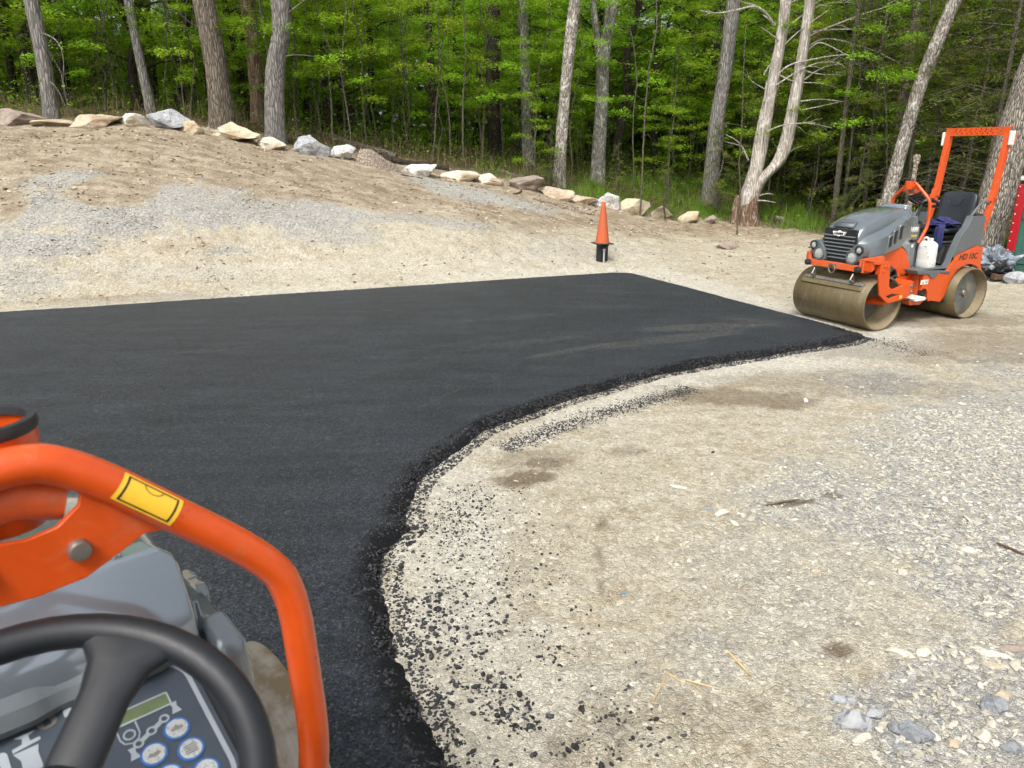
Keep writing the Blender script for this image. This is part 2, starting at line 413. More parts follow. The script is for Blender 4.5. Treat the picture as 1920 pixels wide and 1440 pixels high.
def scatter(name, P, S, mat, seed, flat=.6, sub=1, elong=.35, tints=None, sink=.2):
    """one mesh of many small stones at P (n,3) with sizes S"""
    r = np.random.default_rng(seed); B = [facet(ICO[sub][0], 6 if sub == 1 else 9, seed*31+k, .5 if sub == 1 else .35, .85 if sub == 1 else .75) for k in range(10)]; Fc = ICO[sub][1]
    n = len(P); nv = len(B[0]); V = np.empty((n, nv, 3), np.float32)
    pick = r.integers(0, 10, n); a = r.uniform(0, 2*np.pi, n); ca, sa = np.cos(a), np.sin(a)
    ex = 1+r.uniform(-elong, elong, n); fz = flat*r.uniform(.6, 1.3, n); tx = r.normal(0, .25, n); ty = r.normal(0, .25, n)
    for k in range(10):
        m = pick == k; b = B[k]*np.array([1,1,1])
        x = b[None,:,0]*ex[m,None]; y = b[None,:,1]/ex[m,None]; z = b[None,:,2]*fz[m,None] + x*tx[m,None]*.6 + y*ty[m,None]*.6
        V[m,:,0] = x*ca[m,None]-y*sa[m,None]; V[m,:,1] = x*sa[m,None]+y*ca[m,None]; V[m,:,2] = z
    V *= (S[:,None,None]*.5); V += P[:,None,:]; V[:,:,2] += (S*(.5-sink)*flat*.6)[:,None]
    FF = (Fc[None]+(np.arange(n)*nv)[:,None,None]).reshape(-1,3)
    tt = np.repeat(r.uniform(0,1,n) if tints is None else tints, nv)
    return link(name, np_mesh(name, V.reshape(-1,3), FF, {'tint': tt}), mat)
#PART2
# ------------------------------------------------------------------ asphalt outline on the ground
def flat(px, py, z=.03):
    d = ray(px, py); t = (z-CH)/d[2]; return (d[0]*t, d[1]*t)
near_edge = [flat(*q) for q in ((1640,630),(1600,641),(1520,654),(1440,667),(1370,678),(1310,688),(1225,706),(1145,729),(1065,753),(995,777),(920,804),(860,850),(807,892),
             (783,940),(779,962),(790,985),(768,1003),(746,1020),(739,1050),(738,1090),(752,1157),(769,1223),(800,1285),(836,1361),(877,1423))]
near_edge += [(.12,1.1),(.45,.2),(.9,-.9),(1.4,-2.4),(1.6,-5)]
a_ = flat(0,586); b_ = flat(1150,511); dx = (a_[0]-b_[0], a_[1]-b_[1])
far_edge = [(a_[0]+dx[0]*1.1, a_[1]+dx[1]*1.1), a_, flat(500,553.5), b_, flat(1187,512)]
outline = far_edge + near_edge + [(-22,-5)]
OL = np.array(outline)
def sdist(x, y, poly=OL, closed=True):
    x = np.asarray(x, float); y = np.asarray(y, float); d = np.full(x.shape, 1e9); ins = np.zeros(x.shape, bool); m = len(poly)
    for i in range(m if closed else m-1):
        a = poly[i]; b = poly[(i+1) % m]; e = b-a; t = np.clip(((x-a[0])*e[0]+(y-a[1])*e[1])/(e@e), 0, 1)
        d = np.minimum(d, np.hypot(x-a[0]-e[0]*t, y-a[1]-e[1]*t))
        if closed:
            c = (a[1] > y) != (b[1] > y); xi = a[0]+(y-a[1])/(b[1]-a[1]+1e-12)*e[0]; ins ^= c & (x < xi)
    return np.where(ins, d, -d) if closed else d
NE = np.array(near_edge)

# ------------------------------------------------------------------ patches of the ground
def to_px(X, Y, Z):
    z = Z-CH; d = Y*math.cos(TH)-z*math.sin(TH); u = Y*math.sin(TH)+z*math.cos(TH); ok = d > .4; d = np.where(ok, d, .4)
    return np.where(ok, 960+F*X/d, -9999), np.where(ok, 720-F*u/d, 9999)
def patch(px, py, lst, nz, soft=.35, k=.9):
    out = np.zeros(px.shape)
    for e in lst:
        cx, cy, rx, ry = e[:4]; rot = R(e[4]) if len(e) > 4 else 0; s = e[5] if len(e) > 5 else 1
        dx, dy = px-cx, py-cy; u = (dx*math.cos(rot)+dy*math.sin(rot))/rx; v = (-dx*math.sin(rot)+dy*math.cos(rot))/ry
        out = np.maximum(out, s*(1-sstep(1-soft, 1+soft, np.sqrt(u*u+v*v)+(nz-.5)*k)))
    return out
GRAVEL = [(120,335,75,18,-6),(60,395,90,45,0),(200,412,150,38,4),(380,388,150,38,8),(470,400,220,26,6),(60,460,150,30,-6),(600,395,140,14,7),(620,440,150,24,4,.6),(30,520,130,50,0,.55),(420,470,60,10,0,.7),
          (890,364,140,14,12.5,1.0),(1100,470,220,30,2,.4),(330,510,200,30,0,.35),(860,420,150,12,6,.6),
          (1830,860,240,150,-20),(1900,1010,180,160,0,.95),(1650,720,120,35,0,.7),(1640,950,260,90,10,.75),(1500,1160,300,160,0,.40),(1330,1230,160,120,0,.45),(1800,1330,300,140,0,.8),(1400,1050,200,90,0,.35),(1150,1300,150,150,0,.35),
          (1640,650,70,30,0,.6),(900,1150,220,260,0,.3)]
BROWNHOLE = [(215,362,75,26,0),(15,385,45,32,0),(340,460,90,14,0,.5)]
WHITE = [(1330,706,170,17,-13),(1190,742,130,17,-17),(1560,665,190,24,-6),(1680,625,70,22,0,.9),(1030,800,110,18,-24),(1380,560,220,16,15),(1000,515,300,12,-3,.7),(840,900,70,60,0,.8),(850,1100,120,240,0,.8),(950,1330,120,160,0,.6),(420,560,420,18,-4,.7),(1280,522,120,10,10,.8),(700,500,500,22,-2,.45)]
STAIN = [(1385,745,160,17,3,.75),(1450,757,70,12,5,.8),(985,897,48,17,-2,1),(1022,868,42,12,0,.9),(1010,862,80,20,0,.5),(1560,720,230,22,2,.4),(1130,985,9,14,0,.9),(1126,1060,5,75,-2,.7),(1578,1219,26,14,0,1),(1487,942,42,6,-4,1),(1558,929,20,8,0,.8),(1180,845,30,8,0,.5),
         (1700,660,330,18,2,.5),(1830,640,150,24,0,.55),(1790,600,160,14,0,.6),(1290,1350,180,40,0,.22),(1060,1400,40,35,0,.5),(1165,1360,30,60,0,.3),(240,560,200,9,-3,.4),(120,640,2,2,0,0)]
def masks(X, Y, Z):
    px, py = to_px(X, Y, Z); nz = fbm(X*1.3, Y*1.3, 11, 5); n2 = fbm(X*6, Y*6, 21, 4)
    n3_ = fbm(X*18, Y*18, 23, 3); g = patch(px, py, GRAVEL, nz*.45+n2*.3+n3_*.35, .6, 2.0)
    brown = 1-sstep(-14, 30, py-(332+px*.085)+ (nz-.5)*70)
    brown = np.where(px > 900, (1-sstep(-12, 26, py-(428+(px-1000)*.035)+(nz-.5)*50)), brown)
    bh = patch(px, py, BROWNHOLE, nz, .35, 1.0); brown = np.maximum(brown, bh*.95); g = g*(1-bh)
    g = np.where(px < -9000, .4, g)
    wood = sdist(X, Y, WOODLINE, False)*0
    w = patch(px, py, WHITE, n2, .45, 1.1); st = patch(px, py, STAIN, n2*.6+fbm(X*25, Y*25, 24, 3)*.4, .3, 1.7)
    brown = np.where(py > 9000, 0, brown)
    return px, py, g, brown, w, st, nz, n2
# line behind the boulders where the woodland floor starts (world x,y)
wl = [G(px, py) for px, py in ((-300,236),(0,232),(172,232),(303,232),(430,250),(578,278),(700,300),(860,325),(985,342),(1045,362),(1138,380),(1190,396),(1300,414),(1400,416))]
wl = [tuple(q[:2]) for q in wl] + [(9.0,19.5),(9.6,16.8),(10.5,15.4),(13,14.6),(20,14.2),(40,14)]
WOODLINE = np.array([( -45, 16)]+wl)
def woodside(X, Y): return Y-np.interp(X, WOODLINE[:,0], WOODLINE[:,1])

# ------------------------------------------------------------------ ground sheet
def lines(pts, steps):
    out = [pts[0]]
    for a, b, s in zip(pts, pts[1:], steps):
        n = max(1, int(round((b-a)/s))); out += list(a+(b-a)*(np.arange(n)+1)/n)
    return np.array(out)
gx = lines([-90,-40,-20,-9,-1.2,5,9,14,22,40,90], [8,1.2,.16,.07,.035,.05,.1,.2,1.2,8])
gy = lines([-30,-6,.8,5,9,14,20,26,45,110], [4,.8,.03,.045,.07,.09,.2,1.2,8])
XX, YY = np.meshgrid(gx, gy); X = XX.ravel(); Y = YY.ravel()
Z = Hd(X, Y)
px, py, mg, mb, mw, ms, nz, n2 = masks(X, Y, Z)
sd = sdist(X, Y)
ws = woodside(X, Y); wood = sstep(-.3, .9, ws+(nz-.5)*1.6)
Z = Z + (fbm(X*22, Y*22, 41, 3)-.5)*.012*(.5+mg) + wood*(fbm(X*2, Y*2, 55)-.4)*.25
# low ruts and ridges on the slope, and the side of the mound
Z = Z + sstep(9.5, 13, Y)*(1-wood)*((fbm(X*.7+Y*.5, Y*1.6-X*.5, 61)-.5)*.05+(fbm(X*6, Y*6, 62, 4)-.5)*.04)
Z = np.where(sd > .06, Z-.035*sstep(.06, .2, sd)-.03*sstep(.2,1,sd), Z)
nx, ny = len(gx), len(gy); I = np.arange(nx*ny).reshape(ny, nx)
Fq = np.stack([I[:-1,:-1], I[:-1,1:], I[1:,1:], I[1:,:-1]], -1).reshape(-1, 4)
me = np_mesh('ground', np.stack([X,Y,Z], 1), Fq, {'gravel': mg, 'brown': mb, 'white': mw, 'stain': ms, 'wood': wood}, smooth=True)
t = NT('dirt and crushed stone'); k = t.co()
n_big = t.noise(.9, 3, .6, k); n_mid = t.noise(6, 4, .65, k); n_fine = t.noise(60, 2, .7, k); n_ff = t.noise(200, 1, .7, k)
kst = t.co((.8,2.2,1), (0,0,R(-20))); streak = t.noise(2.2, 4, .65, kst)
kw = t.n('ShaderNodeVectorMath', operation='ADD'); t.l(k, kw.inputs[0]); nn = t.n('ShaderNodeTexNoise'); nn.inputs['Scale'].default_value = 30; nn.inputs['Detail'].default_value = 0; t.l(k, nn.inputs['Vector'])
sc = t.n('ShaderNodeVectorMath', operation='SCALE'); sc.inputs['Scale'].default_value = .02; t.l(nn.outputs['Color'], sc.inputs[0]); t.l(sc.outputs[0], kw.inputs[1]); kk = kw.outputs[0]
c1 = t.vor(38, kk, out='Color'); c2 = t.vor(95, kk, out='Color'); e1 = t.vor(38, kk, 'DISTANCE_TO_EDGE'); e2 = t.vor(95, kk, 'DISTANCE_TO_EDGE')
A_g, A_b, A_w, A_s, A_wd = (t.attr(q) for q in ('gravel','brown','white','stain','wood'))
tan = t.mix(t.rng(n_big, .35, .65), (.53,.465,.335), (.60,.545,.42)); tan = t.mix(t.rng(streak, .42, .68), tan, (.66,.61,.49)); tan = t.mix(t.math('MULTIPLY', t.rng(n_mid, .50, .66), .6), tan, (.41,.33,.215)); tan = t.mix(t.math('MULTIPLY', t.rng(n_mid, .46, .34), .5), tan, (.66,.62,.52))
brn = t.mix(t.rng(streak, .36, .62), (.29,.22,.145), (.53,.45,.335)); brn = t.mix(t.math('MULTIPLY', t.rng(n_mid, .5, .7), .5), brn, (.31,.235,.155))
gs = t.n('ShaderNodeSeparateColor'); t.l(c1, gs.inputs[0]); gs2 = t.n('ShaderNodeSeparateColor'); t.l(c2, gs2.inputs[0])
grv = t.ramp(gs.outputs[0], [(0,(.30,.30,.29)),(.3,(.44,.435,.41)),(.6,(.50,.48,.42)),(.85,(.57,.565,.54)),(1,(.38,.34,.28))])
b = t.mix(t.math('MULTIPLY', A_b, t.rng(n_mid, .25, .5, .75, 1)), tan, brn)
b = t.mix(t.rng(t.math('ADD', A_g, t.math('MULTIPLY', t.math('SUBTRACT', n_mid, .5), .9)), .22, .68, 0, .95), b, grv)
b = t.mix(t.rng(t.math('ADD', A_w, t.math('MULTIPLY', t.math('SUBTRACT', n_mid, .5), .8)), .2, .9, 0, .75), b, (.72,.685,.59))
# every pebble a little lighter or darker
b = t.mix(.55, b, t.rng(gs.outputs[1], 0, 1, .62, 1.2), 'MULTIPLY'); b = t.mix(.5, b, t.rng(gs2.outputs[1], 0, 1, .65, 1.3), 'MULTIPLY'); b = t.mix(.5, b, t.rng(n_ff, .3, .7, .6, 1.25), 'MULTIPLY')
gaps = t.math('MULTIPLY', t.rng(e1, 0, .10, 1, 0), t.rng(gs.outputs[2], .35, .7, .0, .55)); b = t.mix(gaps, b, t.mix(.6, b, (.10,.08,.05)))
b = t.mix(t.math('MULTIPLY', A_s, .95), b, t.mix(.8, b, (.13,.088,.045), 'MIX'))
b = t.mix(t.math('MULTIPLY', t.rng(n_fine, .56, .72), .22), b, (.20,.15,.09))
lit = t.mix(t.rng(n_fine, .3, .7), (.045,.032,.018), (.15,.10,.06)); lit = t.mix(t.rng(n_mid, .5, .62), lit, (.06,.09,.015))
b = t.mix(A_wd, b, lit)
h = t.math('ADD', t.math('MULTIPLY', t.rng(e1, 0, .25), t.rng(gs.outputs[2], .2, .9, .1, 1)), t.math('MULTIPLY', t.rng(e2, 0, .25), .5)); h = t.math('ADD', h, t.math('MULTIPLY', n_ff, .6)); h = t.math('ADD', h, t.math('MULTIPLY', n_mid, 3))
nm = t.bump(h, .9, .012)
M['ground'] = t.fin(b, .9, nm, None, .2)
tag(link('ground', me, M['ground']), kind='structure')

# ------------------------------------------------------------------ asphalt
ax = lines([-14,-5,-1.5,2.6,5], [.12,.05,.024,.035]); ay = lines([-4,.8,4.5,8,14.8], [.2,.024,.035,.05])
XX, YY = np.meshgrid(ax, ay); X = XX.ravel(); Y = YY.ravel(); sda = sdist(X, Y)
sdw = sda + (fbm(X*3, Y*3, 71, 4)-.5)*.045 + (fbm(X*16, Y*16, 72, 3)-.5)*.05
dn = sdist(X, Y, NE, False); isn = (dn < sda+.35)          # along the loose curved side
sdw = np.where(isn, sdw, sda*1.0+(fbm(X*9, Y*9, 73, 3)-.5)*.03)
edge = np.where(isn, 1-sstep(.13, .25, sdw+(fbm(X*2, Y*2, 75)-.5)*.10), 0)
prof = sstep(-.03, .17, np.where(isn, sdw, sdw*2.2))
Z = -.055 + .105*prof + edge*prof*((fbm(X*30, Y*30, 74, 3)-.5)*.04+.006) + (fbm(X*.7, Y*.7, 76)-.5)*.014
inner = sstep(.4, 1.5, sda)
me = np_mesh('asphalt_pavement', np.stack([X,Y,Z],1), np.zeros((0,4), int)+0 if False else np.array([[0,1,2,3]]), None)
nx, ny = len(ax), len(ay); I = np.arange(nx*ny).reshape(ny, nx)
Fq = np.stack([I[:-1,:-1], I[:-1,1:], I[1:,1:], I[1:,:-1]], -1).reshape(-1, 4)
Fq = Fq[(sdw[Fq] > -.05).any(1)]
used, inv = np.unique(Fq, return_inverse=True); Fq = inv.reshape(Fq.shape)
bpy.data.meshes.remove(me)
pxa, pya = to_px(X, Y, Z); nza = fbm(X*1.1+4, Y*1.1, 81, 5); 
scuff = patch(pxa, pya, [(1330,612,140,6,-2,.9),(1240,638,150,6,-6,.85),(1080,655,80,4,-10,.9),(1200,548,180,3,2,.6),(560,625,160,5,-3,.45),(1300,590,150,5,2,.5),(700,700,260,4,-14,.5),(860,730,120,2.5,-24,.6),(300,690,200,4,-4,.4),(1120,535,90,3,0,.6),(640,745,200,2.5,-20,.5),(420,655,180,3,-5,.6),(900,600,200,4,-4,.65),(1000,640,220,5,-7,.6),(760,660,240,5,-9,.55),(1180,575,220,4,0,.6),(500,760,260,5,-12,.5),(250,610,200,4,-3,.5),(980,700,150,4,-18,.55),(1400,600,120,4,4,.7),(350,820,220,5,-14,.4)], nza, .5, 1.6)
me = np_mesh('asphalt_pavement', np.stack([X,Y,Z],1)[used], Fq, {'edge': edge[used], 'scuff': scuff[used]}, smooth=True)
t = NT('fresh rolled asphalt'); k = t.co(); E_, S_ = t.attr('edge'), t.attr('scuff')
e1 = t.vor(95, k, 'DISTANCE_TO_EDGE'); c1 = t.vor(95, k, out='Color'); gs = t.n('ShaderNodeSeparateColor'); t.l(c1, gs.inputs[0])
e2 = t.vor(210, k, 'DISTANCE_TO_EDGE'); nb = t.noise(.8, 3, .6, k); nf = t.noise(150, 1, .7, k); kst = t.co((.8,3.2,1), (0,0,R(-22))); stx = t.noise(1.3, 4, .65, kst)
b = t.mix(t.rng(stx, .35, .68), (.028,.034,.044), (.060,.071,.087)); b = t.mix(t.rng(nb, .4, .65), b, t.mix(.5, b, (.032,.037,.045)))
b = t.mix(.8, b, t.rng(gs.outputs[0], 0, 1, .2, 1.9), 'MULTIPLY'); b = t.mix(t.rng(gs.outputs[1], .90, .95, 0, .55), b, (.18,.19,.20))
b = t.mix(t.rng(e1, 0, .10, .6, 0), b, (.010,.011,.012))
ks2 = t.co((1.0,4.5,1), (0,0,R(-14))); b = t.mix(t.math('MULTIPLY', t.rng(t.math('ADD', S_, t.math('MULTIPLY', t.math('SUBTRACT', t.noise(5, 4, .7, ks2), .5), 1.6)), .45, 1.1), t.rng(t.noise(42, 3, .85, k), .50, .58, 0, .55)), b, (.44,.40,.33))
b = t.mix(.55, b, t.rng(t.noise(34, 2, .9, k), .3, .7, .45, 1.55), 'MULTIPLY')
b = t.mix(E_, b, t.mix(t.rng(nf, .3, .7), (.010,.010,.011), (.022,.023,.025)))
h = t.math('ADD', t.math('MULTIPLY', t.rng(e1, 0, .3), t.rng(gs.outputs[2], 0, 1, .3, 1)), t.math('MULTIPLY', t.rng(e2, 0, .3), .4))
nm = t.bump(t.math('ADD', h, t.math('MULTIPLY', t.noise(34, 2, .9, k), 1.2)), .95, .012)
M['asphalt'] = t.fin(b, t.rng(E_, 0, 1, .48, .8), nm, None, t.rng(E_, 0, 1, .26, .12))
tag(link('asphalt_pavement', me, M['asphalt']), kind='structure')

# ------------------------------------------------------------------ loose asphalt and stones
def zat(x, y): return Hd(x, y)
def along(n, lo, hi, seed, path=NE, jit=0):
    r = np.random.default_rng(seed); L = np.r_[0, np.cumsum(np.hypot(*np.diff(path, axis=0).T))]; s = r.uniform(0, L[-1], n)
    x = np.interp(s, L, path[:,0]); y = np.interp(s, L, path[:,1]); x2 = np.interp(s+.02, L, path[:,0]); y2 = np.interp(s+.02, L, path[:,1])
    tx, ty = x2-x, y2-y; q = np.hypot(tx, ty)+1e-9; o = r.uniform(lo, hi, n) if not jit else r.normal(lo, hi, n)
    return x+ty/q*o, y-tx/q*o
r = np.random.default_rng(5)
x, y = along(26000, -.10, .34, 1, NE[:27]); s_ = sdist(x, y); kx = (s_ > -.05) & (s_ < .24) & (np.hypot(x, y) < 10.5); x, y, s_ = x[kx], y[kx], s_[kx]
kp = r.uniform(size=len(x)) < np.where(s_ > .16, .35, 1); x, y, s_ = x[kp], y[kp], s_[kp]
z = np.maximum(-.05+.105*sstep(-.03, .17, s_), zat(x, y)); S = r.uniform(.007, .020, len(x))*np.where(y < 4, 1.15, 1.3)
big = r.uniform(size=len(x)) < .05; S[big] *= 1.6
tag(scatter('asphalt_edge_crumbs', np.stack([x,y,z-.004],1), S, M['crumb'], 2, .8, tints=r.uniform(0,.9,len(x))), 'loose black crumbs of hot asphalt lying along the curved edge of the new pavement', 'asphalt crumbs', None, 'stuff')
# crumbs thrown on to the pale dirt
n = 90000; x = r.uniform(-1.6, 1.5, n); y = r.uniform(.9, 4.9, n); s_ = -sdist(x, y); pxx, pyy = to_px(x, y, np.zeros(n))
cl = fbm(x*5, y*5, 91, 3); dens = np.exp(-s_/.34)*sstep(.36, .62, cl)*.62 + np.exp(-s_/.45)*.05
dens += .35*patch(pxx, pyy, [(868,965,58,42,-35)], cl, .4, 1.2) + .16*patch(pxx, pyy, [(960,1330,120,110,0)], cl, .5, 1.6)*sstep(.42,.6,cl) + .05*patch(pxx, pyy, [(900,1050,130,90,0)], cl, .5, 1)
dens *= (s_ > .0)*(s_ < .95)*np.where(pyy < 860, .4, 1); kp = r.uniform(size=n) < dens; x, y = x[kp], y[kp]; pyy = pyy[kp]
S = np.clip(r.lognormal(math.log(.0105), .48, len(x)), .004, .030)*(.85+.5*sstep(950, 1300, pyy))
x2, y2 = along(3600, 0, .075, 7, np.array([flat(*q, z=0) for q in ((940,842),(1000,818),(1060,796),(1120,778),(1180,762),(1240,746),(1300,728))]), 1)
x = np.r_[x, x2]; y = np.r_[y, y2]; S = np.r_[S, r.uniform(.007, .019, len(x2))]
x3, y3 = along(500, 0, .14, 8, np.array([flat(*q, z=0) for q in ((1640,632),(1680,650),(1740,668))]), 1); x = np.r_[x, x3]; y = np.r_[y, y3]; S = np.r_[S, r.uniform(.007, .02, len(x3))]
x4, y4 = along(260, .10, .12, 9, np.array(far_edge[1:4]), 1); x = np.r_[x, x4]; y = np.r_[y, y4]; S = np.r_[S, r.uniform(.008, .03, len(x4))]
for q in ((1336,848,.028),(1127,888,.02),(950,1155,.02)):
    a = flat(q[0], q[1], 0); x = np.r_[x, a[0]]; y = np.r_[y, a[1]]; S = np.r_[S, q[2]]
tag(scatter('scattered_asphalt_crumbs', np.stack([x,y,zat(x,y)-.002],1), S, M['crumb'], 3, .85), 'scattered black asphalt crumbs strewn over the pale dirt beside the pavement', 'asphalt crumbs', None, 'stuff')
# crushed stone: thick where the gravel shows
def stones(n, x0, x1, y0, y1, smin, smax, pw, seed, thr=.15, flatn=.5):
    r = np.random.default_rng(seed); x = r.uniform(x0, x1, n); y = r.uniform(y0, y1, n); z = zat(x, y); m = masks(x, y, z)
    s_ = sdist(x, y); p = np.clip(m[2]-thr, 0, 1)**pw*(1-m[5])+.03; kp = (r.uniform(size=n) < p) & (s_ < -.03); x, y, z = x[kp], y[kp], z[kp]
    S = smin*(smax/smin)**(r.uniform(size=len(x))**2.2); return np.stack([x,y,z],1), S
Ps, Ss = zip(stones(130000, -.1, 4.6, 1.2, 6.5, .006, .038, 1.2, 11), stones(9000, 3, 9, 5, 10, .014, .05, 1, 12), stones(34000, -9, -1, 9.8, 15, .014, .05, 1, 13, .1), stones(15000, -3, 6, 12, 17, .015, .06, 1, 14, 0), stones(900, -.1, 4, 1.3, 5, .03, .07, 1, 15))
P = np.concatenate(Ps); S = np.concatenate(Ss); tn = np.random.default_rng(3).uniform(0, 1, len(P))
bg_ = S > .019
tag(scatter('crushed_stone', P[~bg_], S[~bg_], M['gravel'], 4, .45, tints=tn[~bg_], elong=.5, sink=.5), 'fine pale crushed stone strewn over the clearing', 'gravel', None, 'stuff')
tag(scatter('coarse_stone', P[bg_], S[bg_]*1.15, M['gravel'], 41, .42, sub=2, tints=tn[bg_], elong=.5, sink=.42), 'coarser angular pale stones strewn over the clearing', 'gravel', None, 'stuff')
# chips and bark litter on the brown slope
n = 40000; r = np.random.default_rng(21); x = r.uniform(-15, 8, n); y = r.uniform(11, 23, n); z = zat(x, y); m = masks(x, y, z); wsd = woodside(x, y)
kp = (r.uniform(size=n) < .25+.75*m[3]) & (wsd < 1.0) & (sdist(x, y) < -.3); x, y, z = x[kp], y[kp], z[kp]; S = .014*(6.5)**(r.uniform(size=len(x))**2.8)
tag(scatter('slope_chips', np.stack([x,y,z],1), S, tint_mat('wood and stone chips', [(0,(.10,.07,.045)),(.25,(.24,.175,.12)),(.6,(.36,.28,.19)),(1,(.60,.54,.43))]), 6, .45, elong=.6, sink=.3), 'brown wood chips and small stones littering the dirt slope', 'chips', None, 'stuff')
#PART3
# ------------------------------------------------------------------ leaves
def quads(C, yaw, tilt_dir, tilt, L, Wd, tint):
    """rhombic leaves: centre C, long axis by yaw, tipped by tilt about a random horizontal axis"""
    n = len(C); u = np.stack([np.cos(yaw), np.sin(yaw), np.zeros(n)], 1); nrm = np.stack([np.sin(tilt)*np.cos(tilt_dir), np.sin(tilt)*np.sin(tilt_dir), np.cos(tilt)], 1)
    u = u-nrm*(u*nrm).sum(1)[:,None]; u /= np.linalg.norm(u, axis=1)[:,None]; v = np.cross(nrm, u)
    L = L[:,None]/2; Wd = Wd[:,None]/2
    V = np.stack([C-u*L, C-u*L*.1+v*Wd, C+u*L, C-u*L*.1-v*Wd], 1).reshape(-1,3)
    return V, np.arange(4*n).reshape(n,4), np.repeat(tint, 4)
def spray(r, p0, az, ln, n, width, rise=0, droop=.25, size=.075, thick=.05):
    """a flat layer of leaves along one branch"""
    tt = r.uniform(0,1,n)**.75; lat = r.normal(0, .42, n)*width*np.sin(np.pi*np.clip(tt*.85+.12,0,1))
    # twigs fan forward
    d = ln*tt; x = d + np.abs(lat)*.25; cx, sx = math.cos(az), math.sin(az)
    z = p0[2] + rise*d - droop*(tt**2)*ln*.5 + r.normal(0, thick, n) - np.abs(lat)*.12
    C = np.stack([p0[0]+x*cx-lat*sx, p0[1]+x*sx+lat*cx, z], 1)
    yaw = az + np.sign(lat)*r.uniform(.2, 1.1, n) + r.normal(0, .3, n)
    return C, yaw
def leafmesh(name, parts, r, size, tilt=.45, aspect=.55, base=.5, spread=.25, zt=None):
    C = np.concatenate([p[0] for p in parts]); yaw = np.concatenate([p[1] for p in parts]); n = len(C)
    bt = np.concatenate([np.full(len(p[0]), r.normal(0, .15)) for p in parts])
    tint = np.clip(base+bt+r.normal(0, spread, n), 0, 1)
    L = size*r.uniform(.6, 1.25, n); V, Fc, tn = quads(C, yaw, r.uniform(0, 2*np.pi, n), np.abs(r.normal(0, tilt, n)), L, L*aspect, tint)
    return np_mesh(name, V, Fc, {'tint': tn})
def stem_mb(mb, pts, r0, r1, n=6):
    m = len(pts); mb.tube(pts, [r0+(r1-r0)*(i/(m-1))**.8 for i in range(m)], n, cap=False); return mb
def wob(r, a, b, k, amp):
    a = Vector(a); b = Vector(b); o = []
    for i in range(k+1):
        f = i/k; w = math.sin(f*math.pi)*amp
        o.append(a.lerp(b, f)+Vector((r.normal(0, 1)*w, r.normal(0, 1)*w, 0)))
    return o

def make_sapling(seed, hgt=6, nb=16, z0=1.2, ln=(1.0,2.2), leaves=230, size=.075, r0=.028, mat='leaf', bmat='stem', width=.55):
    r = np.random.default_rng(seed); pts = wob(r, (0,0,-.2), (r.normal(0,.25), r.normal(0,.25), hgt), 9, .10)
    mb = MB(); stem_mb(mb, pts, r0, r0*.25, 6); parts = []
    for i in range(nb):
        f = (i+.5)/nb; z = z0+(hgt-z0)*f; k = min(8, int(z/hgt*9)); p = pts[k].lerp(pts[k+1], z/hgt*9-k); az = i*2.4+r.normal(0,.5)
        l = r.uniform(*ln)*(1-.55*f)*(.75+.25*min(1, f*4)); rise = r.uniform(.05, .35)
        e = p+Vector((math.cos(az)*l*.85, math.sin(az)*l*.85, rise*l*.85-.1*l)); mid = (p+e)/2+Vector((0,0,.05*l))
        mb.tube([p, mid, e], [r0*.28, r0*.2, r0*.08], 3, cap=False)
        parts.append(spray(r, p, az, l, int(leaves*l/1.5), width*l*.55, rise, .3))
        for s in (-1,1):
            a2 = az+s*r.uniform(.5,.9); q = p+(mid-p)*r.uniform(.8,1.3); parts.append(spray(r, q, a2, l*.5, int(leaves*l/4), width*l*.35, rise*.5, .3))
    return mb, leafmesh('crown', parts, r, size)
def make_canopy(seed, hgt=14, z0=5, rad=3.4, nb=34, leaves=260, size=.13, r0=.16, tilt=.5):
    r = np.random.default_rng(seed); pts = wob(r, (0,0,-.3), (r.normal(0,.5), r.normal(0,.5), hgt), 10, .2)
    mb = MB(); stem_mb(mb, pts, r0, r0*.25, 9); parts = []
    for i in range(nb):
        f = (i+.5)/nb; z = z0+(hgt-z0)*f; k = min(9, int(z/hgt*10)); p = pts[k].lerp(pts[k+1], z/hgt*10-k); az = i*2.4+r.normal(0,.5)
        l = rad*r.uniform(.55,1.1)*(math.sin(math.pi*(.22+.7*f)))
        e = p+Vector((math.cos(az)*l*.9, math.sin(az)*l*.9, l*.30)); mb.tube([p, (p+e)/2+Vector((0,0,.08*l)), e], [r0*.22, r0*.15, .01], 4, cap=False)
        parts.append(spray(r, p, az, l, leaves, l*.35, .3, .35, thick=.12))
        for s in (-1,1):
            a2 = az+s*r.uniform(.4,.8); q = p+(e-p)*r.uniform(.35,.7); parts.append(spray(r, q, a2, l*.6, leaves//2, l*.28, .15, .3, thick=.1))
    return mb, leafmesh('crown', parts, r, size, tilt)
